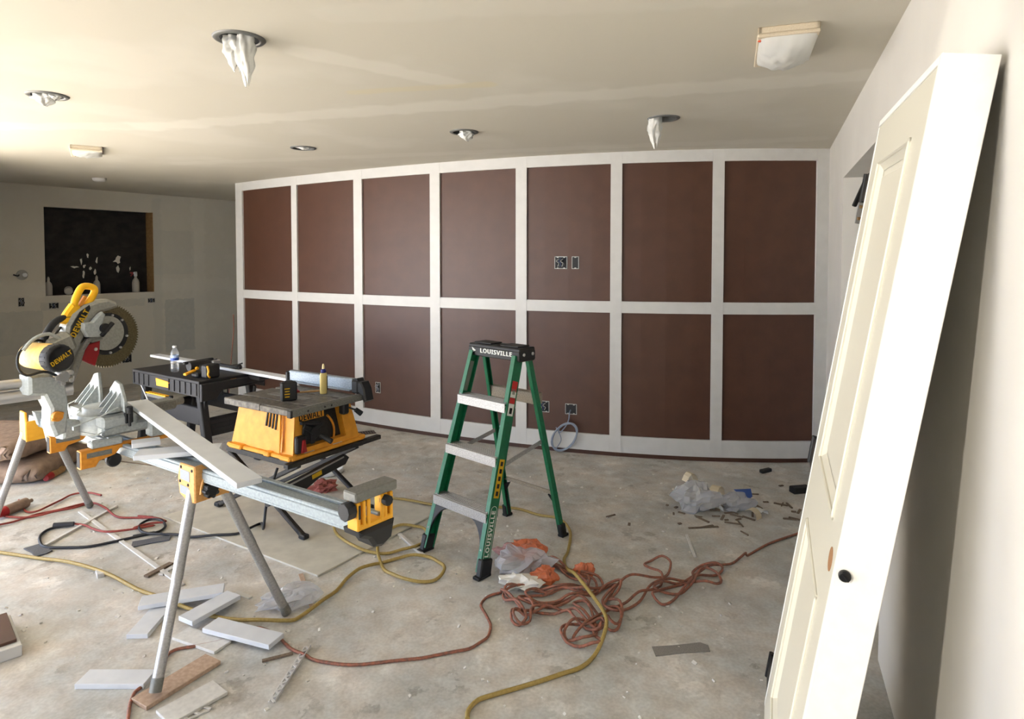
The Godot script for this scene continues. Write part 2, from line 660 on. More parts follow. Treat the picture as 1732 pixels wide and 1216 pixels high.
	box(st, Transform3D(Basis.IDENTITY, Vector3(n1 + 0.012, 1.649, 0.10)), Vector3(0.03, 1.036, 0.18), 0.001)
	obj("stud", st, M.stud, wl)
	# walls that close the room out of the frame
	wall("wall_far", Vector2(-3.45, 9.9), Vector2(-2.4, 9.9), Vector2(0, 1), [], M.drywall)
	wall("wall_passage", Vector2(-2.85, 10.0), Vector2(-2.85, 7.0), Vector2(1, 0), [], M.drywall)
	wall("wall_jog", Vector2(-6.12, 6.1), Vector2(-6.12, 5.2), Vector2(-1, 0), [], M.drywall)
	wall("wall_return", Vector2(-6.2, 5.2), Vector2(-4.4, 5.2), Vector2(0, -1), [], M.drywall)
	wall("wall_side", Vector2(-4.4, 5.08), Vector2(-4.4, 1.65), Vector2(-1, 0), [[0.28, 3.38, 0.0, 2.25]], M.drywall)  # out of view; its opening is placed to light the ceiling at left
	wall("wall_side_near", Vector2(-4.4, 1.65), Vector2(-4.4, -0.7), Vector2(-1, 0), [[0.05, 1.9, 0.0, 2.25]], M.drywall, HIGH)  # out of view; its opening lets in a sun patch below the frame
	# unseen tall bay behind the camera, shaped to let sun through two openings
	wall("wall_front", Vector2(-4.52, -0.7), Vector2(-3.0, -0.7), Vector2(0, -1), [[0.12, 1.46, 0.0, 2.1]], M.drywall, HIGH)  # out of view; low opening for a sun patch that brightens the ceiling
	wall("wall_front_window", Vector2(-3.0, -0.7), Vector2(0.3, -0.7), Vector2(0, -1), [[0.07, 2.75, 2.0, 4.1]], M.drywall, HIGH)  # out of view; high opening placed to sun the door and right wall
	M.sun_filter = mat(Color(0.10, 0.11, 0.11, 0.815), 0.1)  # added tint, there only to weaken the sun on the leaning door
	M.sun_filter.transparency = BaseMaterial3D.TRANSPARENCY_ALPHA
	st = new_st()
	for x in [-2.90, -1.60, -0.28]:
		at_box(st, Vector3(x, 3.05, 0.76), Vector3(0.05, 2.1, 0.06), 0.004)
	for y in [2.02, 4.08]:
		at_box(st, Vector3(-1.59, y, 0.76), Vector3(2.68, 0.05, 0.06), 0.004)
	var win := obj("window_1", st, M.trim)  # unseen window, placed to send sun onto the leaning door
	setting(win)
	for x in [-2.25, -0.94]:
		st = new_st()
		at_box(st, Vector3(x, 3.05, 0.76), Vector3(1.28, 2.02, 0.004), 0.0)
		obj("pane", st, M.sun_filter, win)
	wall("wall_header", Vector2(-4.52, 1.66), Vector2(1.2, 1.66), Vector2(0, 1), [[0.0, 5.72, 0.0, CEIL + 0.01]], M.drywall, HIGH)  # out of view, closes the tall bay above the ceiling edge
	st = new_st()
	at_box(st, Vector3(-1.6, HIGH + 0.08, -0.5), Vector3(6.4, 0.16, 2.7), 0.0)
	setting(obj("ceiling_high", st, M.drywall))  # out of view, covers the tall bay
	# added roof slabs out of view, blocking sun through the side opening
	st = new_st()
	at_box(st, Vector3(-6.1, 2.42, -2.10), Vector3(3.2, 0.14, 7.0), 0.0)
	at_box(st, Vector3(-5.2, 2.42, 3.6), Vector3(1.6, 0.14, 4.4), 0.0)
	setting(obj("roof_porch", st, M.drywall))


# C-shaped rail: web of depth d towards «front», flanges folded in against «out»
func channel(st: SurfaceTool, a: Vector3, b: Vector3, front: Vector3, out: Vector3, d: float, fl: float, th: float) -> void:
	bar(st, a, b, th, d, front, 0.0012)
	for s in [-1.0, 1.0]:
		var o: Vector3 = front * (s * (d - th) * 0.5) - out * (fl * 0.5 - th * 0.5)
		bar(st, a + o, b + o, fl, th, front, 0.0012)


func on_line(a: Vector3, b: Vector3, y: float) -> Vector3:
	return a.lerp(b, (y - a.y) / (b.y - a.y))


func build_ladder() -> void:
	M.green = mottled(Color(0.0, 0.36, 0.225), Color(0.02, 0.41, 0.265), 0.03, 3.0, 0.42, 0.0, 31)
	M.alu = mottled(Color(0.60, 0.60, 0.60), Color(0.74, 0.74, 0.74), 0.05, 4.0, 0.42, 0.75, 32)
	M.boot = mat(Color(0.055, 0.06, 0.065), 0.55)
	M.print_white = mat(Color(0.85, 0.86, 0.84), 0.6)
	M.print_red = mat(Color(0.68, 0.10, 0.09), 0.6)
	M.print_yellow = mat(Color(0.80, 0.64, 0.05), 0.6)
	M.print_black = mat(Color(0.05, 0.05, 0.05), 0.6)
	M.print_grey = mat(Color(0.50, 0.53, 0.49), 0.6)
	M.dusty = mottled(Color(0.50, 0.47, 0.42), Color(0.62, 0.58, 0.52), 0.05, 4.0, 0.7, 0.2, 33)
	var t := thing("step_ladder", "green fibreglass step ladder with aluminium steps and black top cap, standing open", "ladder", Vector3(-0.086, 0.0, -3.455), -0.745)
	var front := Vector3(0, 0.28, 1).normalized()
	var rear := Vector3(0, 0.22, -1).normalized()
	var fa := []
	var fb := []
	var ra := []
	var rb := []
	for s in [-1.0, 1.0]:
		fa.append(Vector3(s * 0.215, 0.02, 0.315)); fb.append(Vector3(s * 0.172, 1.045, 0.005))
		ra.append(Vector3(s * 0.215, 0.02, -0.315)); rb.append(Vector3(s * 0.172, 1.045, -0.075))
	for i in 2:
		var s := -1.0 if i == 0 else 1.0
		var out := Vector3(s, 0, 0)
		var st := new_st()
		channel(st, fa[i], fb[i], front, out, 0.064, 0.028, 0.005)
		var rail := obj("front_rail", st, M.green, t)
		for y in [0.12, 0.27, 0.29, 0.53, 0.79, 0.81]:
			var p: Vector3 = on_line(fa[i], fb[i], y) + front * 0.033 - out * 0.012
			st = new_st()
			lathe(st, frame(p - front * 0.5, p + front * 0.5, Vector3.RIGHT) * Transform3D(Basis(Vector3.RIGHT, PI / 2), Vector3.ZERO), [[0.0055, -0.003], [0.005, 0.0], [0.003, 0.002], [0.0, 0.0025]], 10)
			obj("rivet", st, M.alu, rail)
		st = new_st()
		channel(st, ra[i], rb[i], rear, out, 0.034, 0.024, 0.005)
		obj("rear_rail", st, M.green, t)
		# boots
		st = new_st()
		bar(st, fa[i] + Vector3(0, -0.02, 0), on_line(fa[i], fb[i], 0.085), 0.036, 0.078, front, 0.006)
		at_box(st, fa[i] + Vector3(0, -0.012, 0.008), Vector3(0.044, 0.016, 0.09), 0.004)
		obj("front_boot", st, M.boot, t)
		st = new_st()
		bar(st, ra[i] + Vector3(0, -0.02, 0), on_line(ra[i], rb[i], 0.075), 0.034, 0.044, rear, 0.006)
		at_box(st, ra[i] + Vector3(0, -0.012, -0.004), Vector3(0.04, 0.016, 0.056), 0.004)
		obj("rear_boot", st, M.boot, t)
		# curved gusset under the lowest step
		st = new_st()
		var g := []
		for k in 9:
			var a := PI / 2 * k / 8.0
			g.append(Vector2(-s * 0.012 - s * 0.115 * (1.0 - cos(a)), 0.245 - 0.175 * (1.0 - sin(a))))
		g.append(Vector2(0.0, 0.245)); g.append(Vector2(0.0, 0.07))
		var x0: float = fa[i].x - s * 0.01
		prism(st, Transform3D(Basis(Vector3.RIGHT, Vector3(0, 1, -0.30), Vector3(0, 0.3, 1).normalized()), Vector3(x0, 0.0, 0.345)), g, 0.014, 0.002)
		obj("gusset", st, M.boot, t)
		st = new_st()
		g = [Vector2(0, 0.21), Vector2(-s * 0.06, 0.235), Vector2(-s * 0.012, 0.17), Vector2(-s * 0.008, 0.06), Vector2(0, 0.06)]
		prism(st, Transform3D(Basis(Vector3.RIGHT, Vector3(0, 1, 0.234), Vector3(0, -0.234, 1).normalized()), Vector3(ra[i].x - s * 0.01, 0.0, -0.325)), g, 0.012, 0.002)
		obj("rear_gusset", st, M.boot, t)
		# folding spreader
		st = new_st()
		var sa: Vector3 = on_line(fa[i], fb[i], 0.50) + Vector3(-s * 0.012, 0, -0.02)
		var sb: Vector3 = on_line(ra[i], rb[i], 0.56) + Vector3(-s * 0.016, 0, 0.01)
		bar(st, sa, sb, 0.004, 0.024, Vector3.UP, 0.001)
		obj("spreader", st, M.alu, t)
	# steps: tread with a turned-down front, ribbed on top
	for k in 3:
		var y: float = [0.28, 0.54, 0.80][k]
		var l := on_line(fa[0], fb[0], y)
		var r := on_line(fa[1], fb[1], y)
		var st := new_st()
		at_box(st, (l + r) * 0.5 + Vector3(0, 0.014, 0.0), Vector3(r.x - l.x - 0.008, 0.006, 0.088), 0.002)
		at_box(st, (l + r) * 0.5 + Vector3(0, -0.008, 0.042), Vector3(r.x - l.x - 0.008, 0.048, 0.005), 0.002)
		at_box(st, (l + r) * 0.5 + Vector3(0, -0.003, -0.042), Vector3(r.x - l.x - 0.008, 0.036, 0.004), 0.002)
		for j in 5:
			at_box(st, (l + r) * 0.5 + Vector3(0, 0.018, -0.03 + 0.015 * j), Vector3(r.x - l.x - 0.016, 0.003, 0.004), 0.001)
		obj("step", st, M.alu, t)
	# rear cross braces
	for y in [0.245, 0.80]:
		var l2 := on_line(ra[0], rb[0], y) + Vector3(0, 0, -0.018)
		var r2 := on_line(ra[1], rb[1], y) + Vector3(0, 0, -0.018)
		var st2 := new_st()
		bar(st2, l2 + Vector3(0.0, 0, 0), r2, 0.010 if y < 0.5 else 0.05, 0.022 if y < 0.5 else 0.062, Vector3.UP, 0.003)
		obj("rear_brace", st2, M.dusty, t)
	# top cap
	var cap := new_st()
	at_box(cap, Vector3(0, 1.072, -0.04), Vector3(0.385, 0.036, 0.125), 0.006)
	at_box(cap, Vector3(0, 1.048, 0.020), Vector3(0.385, 0.05, 0.012), 0.004)
	at_box(cap, Vector3(0, 1.048, -0.098), Vector3(0.385, 0.05, 0.012), 0.004)
	for s in [-1.0, 1.0]:
		at_box(cap, Vector3(s * 0.186, 1.048, -0.04), Vector3(0.014, 0.06, 0.12), 0.005)
		at_box(cap, Vector3(s * 0.10, 1.094, -0.04), Vector3(0.13, 0.008, 0.09), 0.004)
	var c := obj("top_cap", cap, M.boot, t)
	for s in [-1.0, 1.0]:
		for z in [-0.08, -0.01]:
			var sc := new_st()
			lathe(sc, Transform3D(Basis(Vector3.FORWARD, s * PI / 2), Vector3(s * 0.193, 1.055, z)), [[0.009, -0.002], [0.009, 0.003], [0.0, 0.004]], 12)
			obj("bolt", sc, M.steel, c)
	letters("LOUISVILLE", 0.024, M.print_white, c, Transform3D(Basis.IDENTITY, Vector3(0.022, 1.055, 0.0268)), 1.35)
	var em := new_st()
	prism(em, Transform3D(Basis.IDENTITY, Vector3(-0.150, 1.053, 0.0262)), [Vector2(-0.014, -0.016), Vector2(0.018, 0.0), Vector2(-0.014, 0.018), Vector2(-0.006, 0.001)], 0.002, 0.0003)
	obj("emblem", em, M.print_white, c)
	# stickers and print on the right-hand rail
	var up: Vector3 = (fb[1] - fa[1]).normalized()
	var side := Vector3(1, 0, 0)
	side = (side - up * side.dot(up)).normalized()
	var fr := side.cross(up).normalized()
	var place := func(y: float, off: float) -> Transform3D:
		# local x runs up the rail, y towards its front, z outward
		var p := on_line(fa[1], fb[1], y)
		return Transform3D(Basis(up, fr, side), p + side * (0.0027 + off))
	var sticker := func(y: float, len: float, w: float, m: Material, off := 0.0006) -> void:
		var st := new_st()
		box(st, (place.call(y, off) as Transform3D), Vector3(len, w, 0.001), 0.0)
		obj("sticker", st, m, t)
	sticker.call(0.895, 0.055, 0.04, M.print_red)
	sticker.call(0.862, 0.045, 0.04, M.print_white)
	sticker.call(0.825, 0.03, 0.04, M.print_red)
	sticker.call(0.78, 0.062, 0.042, M.print_white)
	sticker.call(0.45, 0.19, 0.036, M.print_yellow)
	for k in 5:
		sticker.call(0.38 + 0.035 * k, 0.022, 0.018, M.print_black, 0.0012)
	sticker.call(0.775, 0.03, 0.02, M.print_black, 0.0012)
	sticker.call(0.865, 0.02, 0.02, M.print_grey, 0.0012)
	letters("LOUISVILLE", 0.026, M.print_white, t, place.call(0.195, 0.0008), 1.15)
	var rim := new_st()
	var loop := []
	for k in 33:
		var a := TAU * k / 32.0
		var q := Vector2(cos(a) * 0.022 + (0.11 if cos(a) > 0 else -0.11), sin(a) * 0.022)
		loop.append((place.call(0.195, 0.001) as Transform3D) * Vector3(q.x, q.y, 0))
	loop.append(loop[0]); 
	tube(rim, loop, 0.0012, 4, false)
	obj("print_border", rim, M.print_white, t)
	# grey instruction label inside the left rail
	var ul: Vector3 = (fb[0] - fa[0]).normalized()
	var lb := new_st()
	bar(lb, on_line(fa[0], fb[0], 0.83) + Vector3(0.0032, 0, 0), on_line(fa[0], fb[0], 0.99) + Vector3(0.0032, 0, 0), 0.0008, 0.042, front, 0.0)
	obj("instruction_label", lb, M.print_grey, t)


func v2(list: Array) -> Array:
	return list.map(func(p): return Vector2(p[0], p[1]))


# outline given as [z, y] in a thing's side plane at x
func side_plate(st: SurfaceTool, x: float, list: Array, depth: float, bevel := 0.003, base := Transform3D.IDENTITY) -> void:
	prism(st, base * Transform3D(Basis(Vector3(0, 0, 1), Vector3.UP, Vector3(-1, 0, 0)), Vector3(x, 0, 0)), v2(list), depth, bevel)


func disc(st: SurfaceTool, c: Vector3, axis: Vector3, r: float, h: float, sides := 32, bevel := 0.002) -> void:
	var f := frame(c - axis * 0.5, c + axis * 0.5, Vector3.UP) * Transform3D(Basis(Vector3.RIGHT, PI / 2), Vector3.ZERO)
	lathe(st, f, [[0.0, -h / 2], [r - bevel, -h / 2], [r, -h / 2 + bevel], [r, h / 2 - bevel], [r - bevel, h / 2], [0.0, h / 2]], sides, false)


func build_mitre_saw() -> void:
	M.yellow = mottled(Color(0.93, 0.66, 0.13), Color(0.97, 0.72, 0.18), 0.02, 3.0, 0.5, 0.0, 41)
	M.yellow_bright = mat(Color(0.98, 0.74, 0.05), 0.45)
	M.orange = mottled(Color(0.80, 0.50, 0.10), Color(0.90, 0.60, 0.16), 0.03, 3.0, 0.5, 0.0, 42)
	M.cast = mottled(Color(0.62, 0.645, 0.645), Color(0.72, 0.745, 0.74), 0.03, 4.0, 0.5, 0.15, 43)
	M.cast_dark = mottled(Color(0.42, 0.42, 0.40), Color(0.52, 0.52, 0.50), 0.04, 4.0, 0.5, 0.3, 44)
	M.guard = mottled(Color(0.56, 0.56, 0.53), Color(0.64, 0.64, 0.61), 0.03, 4.0, 0.42, 0.35, 45)
	M.blade = mottled(Color(0.36, 0.32, 0.24), Color(0.52, 0.47, 0.36), 0.04, 6.0, 0.32, 0.9, 46)
	M.motor = mottled(Color(0.93, 0.74, 0.36), Color(0.97, 0.82, 0.50), 0.02, 4.0, 0.5, 0.0, 47)
	M.red = mat(Color(0.55, 0.04, 0.07), 0.4)
	M.rubber = mat(Color(0.075, 0.08, 0.095), 0.6)
	var t := thing("mitre_saw", "sliding mitre saw with yellow handle and raised toothed blade, mounted on the stand", "saw", Vector3(-1.93, 0.70, -3.07), deg_to_rad(-37.8))
	var hd := Transform3D(Basis(Vector3.UP, deg_to_rad(12.8)), Vector3.ZERO)     # the head is swung on its turntable
	var st := new_st()
	# base casting: wings under the fence, feet, drum
	side_plate(st, 0.20, [[0.11, 0.015], [0.165, 0.02], [0.165, 0.06], [0.06, 0.10], [0.03, 0.13], [0.028, 0.165], [0.055, 0.178], [0.13, 0.15], [0.235, 0.125], [0.235, 0.11], [0.15, 0.075], [0.10, 0.05]], 0.02, 0.004)
	side_plate(st, -0.20, [[0.11, 0.015], [0.165, 0.02], [0.165, 0.06], [0.06, 0.10], [0.03, 0.13], [0.028, 0.165], [0.055, 0.178], [0.13, 0.15]], 0.02, 0.004)
	for s in [-1.0, 1.0]:
		at_box(st, Vector3(s * 0.15, 0.115, 0.05), Vector3(0.13, 0.05, 0.15), 0.01)
		at_box(st, Vector3(s * 0.20, 0.03, 0.11), Vector3(0.05, 0.03, 0.13), 0.006)
		at_box(st, Vector3(s * 0.20, 0.06, -0.12), Vector3(0.06, 0.09, 0.10), 0.01)
	at_box(st, Vector3(0, 0.075, 0.02), Vector3(0.40, 0.05, 0.20), 0.01)
	obj("base", st, M.cast, t)
	st = new_st()
	lathe(st, Transform3D(Basis.IDENTITY, Vector3(0.05, 0.05, 0.06)), [[0.0, 0.0], [0.105, 0.0], [0.110, 0.01], [0.110, 0.085], [0.104, 0.09], [0.086, 0.09], [0.086, 0.115], [0.08, 0.12], [0.0, 0.12]], 40)
	obj("turntable", st, M.cast, t)
	st = new_st()
	box(st, hd * Transform3D(Basis.IDENTITY, Vector3(0.0, 0.10, -0.20)), Vector3(0.09, 0.05, 0.22), 0.008)
	rod(st, hd * Vector3(0, 0.10, -0.31), hd * Vector3(0, 0.10, -0.37), 0.02)
	obj("mitre_arm", st, M.cast_dark, t)
	# fences with triangular ribs
	for s in [1.0, -1.0]:
		st = new_st()
		var prof := [[0.0, 0.0], [0.16, 0.0], [0.16, 0.05], [0.115, 0.125], [0.06, 0.135], [0.0, 0.09]] if s > 0 else [[0.0, 0.0], [0.16, 0.0], [0.16, 0.06], [0.10, 0.11], [0.07, 0.14], [0.02, 0.15], [0.0, 0.05]]
		prism(st, Transform3D(Basis(Vector3(s, 0, 0), Vector3.UP, Vector3(0, 0, s)), Vector3(s * 0.06, 0.155, 0.03)), v2(prof), 0.016, 0.003)
		for x in [0.085, 0.135, 0.185]:
			side_plate(st, s * x, [[0.036, 0.155], [0.105, 0.155], [0.095, 0.17], [0.036, 0.245]], 0.007, 0.001)
		obj("fence", st, M.cast, t)
	st = new_st()
	at_box(st, Vector3(0.21, 0.125, 0.015), Vector3(0.02, 0.05, 0.035), 0.004)
	disc(st, Vector3(0.235, 0.165, 0.02), Vector3.UP, 0.014, 0.03, 16)
	rod(st, Vector3(0.235, 0.09, 0.02), Vector3(0.235, 0.16, 0.02), 0.006)
	obj("fence_clamp", st, M.rubber, t)
	# rear support arm that carries the slide rails
	st = new_st()
	side_plate(st, 0.0, [[0.385, 0.36], [0.30, 0.352], [0.238, 0.315], [0.228, 0.20], [0.24, 0.08], [0.284, 0.07], [0.304, 0.13], [0.300, 0.20], [0.325, 0.262], [0.385, 0.275]], 0.085, 0.01, hd)
	side_plate(st, 0.0, [[0.25, 0.05], [0.14, 0.05], [0.14, 0.11], [0.24, 0.14]], 0.07, 0.008, hd)
	obj("support_arm", st, M.cast, t)
	st = new_st()
	disc(st, hd * Vector3(0.052, 0.165, 0.285), hd.basis * Vector3.RIGHT, 0.022, 0.022, 20)
	box(st, hd * Transform3D(Basis(Vector3.RIGHT, 0.5), Vector3(0.055, 0.165, 0.285)), Vector3(0.018, 0.014, 0.055), 0.004)
	obj("bevel_knob", st, M.orange, t)
	for r in [[0.03, 0.325, 0.02], [0.02, 0.270, 0.029]]:
		st = new_st()
		rod(st, hd * Vector3(r[0], r[1], 0.20), hd * Vector3(r[0] - 0.24, r[1] - 0.01, 0.88), r[2], 20)
		obj("slide_rail", st, M.steel, t)
	st = new_st()
	box(st, hd * Transform3D(Basis(Vector3.UP, -0.34), Vector3(-0.235, 0.30, 0.875)), Vector3(0.14, 0.09, 0.03), 0.01)
	obj("rail_end_cap", st, M.cast_dark, t)
	# arm from the rail carriage up to the head
	st = new_st()
	side_plate(st, 0.0, [[0.26, 0.30], [0.195, 0.29], [0.165, 0.37], [0.135, 0.45], [0.175, 0.50], [0.215, 0.42], [0.25, 0.36]], 0.05, 0.008, hd)
	obj("head_arm", st, M.guard, t)
	st = new_st()
	for k in 5:
		var a := TAU * k / 5.0
		disc(st, hd * Vector3(0.055, 0.335 + 0.028 * sin(a), 0.255 + 0.032 * cos(a)), hd.basis * Vector3.RIGHT, 0.011, 0.03, 12)
	disc(st, hd * Vector3(0.05, 0.335, 0.255), hd.basis * Vector3.RIGHT, 0.026, 0.02, 20)
	obj("pivot_cluster", st, M.steel, t)
	# blade with teeth
	st = new_st()
	var c := hd * Vector3(0.0, 0.488, 0.018)
	var ol := []
	for k in 72:
		var a0 := TAU * k / 72.0
		var a1 := TAU * (k + 0.75) / 72.0
		ol.append([0.018 + cos(a0) * 0.143, 0.488 + sin(a0) * 0.143])
		ol.append([0.018 + cos(a1) * 0.1525, 0.488 + sin(a1) * 0.1525])
	side_plate(st, 0.0, ol, 0.0026, 0.0004, hd)
	obj("blade", st, M.blade, t)
	st = new_st()
	disc(st, hd * Vector3(0.010, 0.500, 0.028), hd.basis * Vector3.RIGHT, 0.100, 0.012, 48)
	var rim := obj("lower_guard_rim", st, M.rubber, t)
	st = new_st()
	disc(st, hd * Vector3(0.017, 0.505, 0.036), hd.basis * Vector3.RIGHT, 0.082, 0.012, 48)
	obj("lower_guard", st, M.guard, t)
	for a in [1.35, 0.75, 2.6, -0.9, -0.2, -1.5]:
		st = new_st()
		disc(st, hd * Vector3(0.020, 0.500 + 0.090 * sin(a), 0.028 - 0.090 * cos(a)), hd.basis * Vector3.RIGHT, 0.0055, 0.012, 10)
		obj("bolt", st, M.steel, rim)
	# upper guard: a broad crescent over the left half of the blade
	st = new_st()
	side_plate(st, -0.01, [[0.232, 0.44], [0.227, 0.50], [0.217, 0.556], [0.189, 0.607], [0.137, 0.645], [0.076, 0.663], [0.03, 0.667], [-0.014, 0.648], [-0.018, 0.625], [0.03, 0.612], [0.07, 0.604], [0.105, 0.568], [0.139, 0.535], [0.140, 0.495], [0.165, 0.455], [0.195, 0.40], [0.225, 0.38]], 0.075, 0.012, hd)
	obj("upper_guard", st, M.guard, t)
	st = new_st()
	side_plate(st, 0.030, [[0.222, 0.470], [0.200, 0.556], [0.165, 0.617], [0.122, 0.645], [0.118, 0.628], [0.150, 0.574], [0.178, 0.516]], 0.006, 0.001, hd)
	var lab := obj("name_panel", st, M.rubber, t)
	var tx := hd * Transform3D(Basis(Vector3(0, 0, 1).rotated(Vector3.RIGHT, 0.0), PI).inverse(), Vector3.ZERO)
	var dir := (Vector3(0, 0.628, 0.128) - Vector3(0, 0.492, 0.208)).normalized()
	tx = hd * Transform3D(Basis(dir, Vector3.RIGHT.cross(dir), Vector3.RIGHT), Vector3(0.0345, 0.564, 0.168))
	letters("DEWALT", 0.027, M.print_yellow, lab, tx, 0.95)
	# swing arm of the lower guard and its lever
	st = new_st()
	side_plate(st, 0.045, [[0.165, 0.566], [0.125, 0.568], [0.095, 0.60], [0.078, 0.612], [0.064, 0.597], [0.078, 0.555], [0.050, 0.53], [0.060, 0.50], [0.100, 0.495], [0.150, 0.500], [0.168, 0.535]], 0.028, 0.006, hd)
	obj("guard_arm", st, M.cast, t)
	st = new_st()
	rod(st, hd * Vector3(0.066, 0.500, 0.092), hd * Vector3(0.066, 0.556, 0.038), 0.010, 12)
	disc(st, hd * Vector3(0.064, 0.535, 0.075), hd.basis * Vector3.RIGHT, 0.022, 0.018, 20)
	obj("lock_lever", st, M.rubber, t)
	st = new_st()
	side_plate(st, 0.032, [[0.231, 0.335], [0.205, 0.374], [0.182, 0.431], [0.143, 0.490], [0.08, 0.508], [0.070, 0.482], [0.126, 0.476], [0.152, 0.440], [0.176, 0.371], [0.206, 0.300]], 0.03, 0.006, hd)
	obj("dark_link", st, M.cast_dark, t)
	st = new_st()
	side_plate(st, 0.022, [[0.163, 0.397], [0.135, 0.462], [0.074, 0.473], [0.079, 0.417], [0.100, 0.360], [0.125, 0.372]], 0.016, 0.004, hd)
	obj("red_shield", st, M.red, t)
	st = new_st()
	disc(st, hd * Vector3(0.032, 0.437, 0.098), hd.basis * Vector3.RIGHT, 0.008, 0.008, 12)
	obj("shield_bolt", st, M.steel, t)
	# motor, its black cap with the name
	st = new_st()
	var ax := hd.basis * Vector3.RIGHT
	lathe(st, frame(hd * Vector3(0.05, 0.437, 0.335), hd * Vector3(0.06, 0.437, 0.335), Vector3.UP) * Transform3D(Basis(Vector3.RIGHT, PI / 2), Vector3.ZERO), [[0.0, -0.11], [0.045, -0.11], [0.055, -0.09], [0.058, 0.0], [0.057, 0.085], [0.05, 0.10]], 32)
	obj("motor_housing", st, M.motor, t)
	st = new_st()
	lathe(st, frame(hd * Vector3(0.15, 0.437, 0.335), hd * Vector3(0.16, 0.437, 0.335), Vector3.UP) * Transform3D(Basis(Vector3.RIGHT, PI / 2), Vector3.ZERO), [[0.05, -0.035], [0.058, -0.03], [0.0585, 0.015], [0.052, 0.025], [0.046, 0.026], [0.044, 0.022], [0.0, 0.024]], 32)
	for k in 18:
		var a := TAU * k / 18.0
		box(st, hd * Transform3D(Basis(Vector3.RIGHT, a), Vector3(0.148, 0.437, 0.335)) * Transform3D(Basis.IDENTITY, Vector3(0, 0.0585, 0)), Vector3(0.04, 0.003, 0.007), 0.0008)
	var mc := obj("motor_cap", st, M.rubber, t)
	letters("DEWALT", 0.02, M.print_yellow, mc, hd * Transform3D(Basis(Vector3(0, 0.5, -0.86).normalized(), Vector3(0, 0.86, 0.5).normalized(), Vector3.RIGHT), Vector3(0.181, 0.437, 0.335)), 0.9)
	# gearbox bridge between motor and guard
	st = new_st()
	box(st, hd * Transform3D(Basis(Vector3.RIGHT, 0.35), Vector3(-0.005, 0.47, 0.245)), Vector3(0.10, 0.10, 0.12), 0.02)
	obj("gear_housing", st, M.guard, t)
	# handles
	st = new_st()
	var outer := [[0.183, 0.665], [0.154, 0.723], [0.132, 0.746], [0.087, 0.743], [0.062, 0.722], [0.070, 0.689], [0.119, 0.618]]
	var inner := [[0.140, 0.640], [0.115, 0.690], [0.100, 0.706], [0.118, 0.714], [0.140, 0.708], [0.160, 0.672]]
	# D grip as a thick loop
	var loop := []
	for p in [[0.165, 0.665], [0.148, 0.705], [0.128, 0.730], [0.095, 0.729], [0.075, 0.715], [0.082, 0.688], [0.112, 0.645], [0.135, 0.615], [0.158, 0.625], [0.168, 0.650], [0.160, 0.675]]:
		loop.append(hd * Vector3(-0.005, p[1], p[0]))
	tube(st, spline(loop, 0.012), 0.0155, 12)
	side_plate(st, -0.005, [[0.185, 0.655], [0.150, 0.640], [0.125, 0.612], [0.142, 0.598], [0.164, 0.580], [0.203, 0.560], [0.238, 0.571], [0.215, 0.615]], 0.04, 0.01, hd)
	obj("trigger_handle", st, M.yellow_bright, t)
	st = new_st()
	side_plate(st, -0.004, [[0.155, 0.64], [0.125, 0.688], [0.112, 0.682], [0.138, 0.636]], 0.02, 0.004, hd)
	obj("trigger", st, M.orange, t)
	st = new_st()
	tube(st, spline([hd * Vector3(0.0, 0.475, 0.310), hd * Vector3(0.0, 0.52, 0.296), hd * Vector3(0.0, 0.575, 0.258), hd * Vector3(0.0, 0.592, 0.215), hd * Vector3(0.0, 0.592, 0.165)], 0.02), 0.0155, 12)
	obj("carry_handle", st, M.rubber, t)
	# cable looping down from the motor
	st = new_st()
	tube(st, spline([hd * Vector3(-0.02, 0.55, 0.22), hd * Vector3(0.0, 0.50, 0.28), hd * Vector3(0.02, 0.505, 0.36), hd * Vector3(0.02, 0.46, 0.41), hd * Vector3(0.03, 0.40, 0.42), hd * Vector3(0.05, 0.365, 0.40), hd * Vector3(0.06, 0.372, 0.34), hd * Vector3(0.05, 0.35, 0.29), hd * Vector3(0.0, 0.30, 0.22)], 0.02), 0.0055, 8)
	obj("cable", st, M.rubber, t)
	st = new_st()
	tube(st, spline([hd * Vector3(0.03, 0.47, 0.40), hd * Vector3(0.035, 0.515, 0.36), hd * Vector3(0.035, 0.53, 0.30), hd * Vector3(0.03, 0.50, 0.25)], 0.02), 0.008, 8)
	obj("motor_strap", st, M.cast, t)


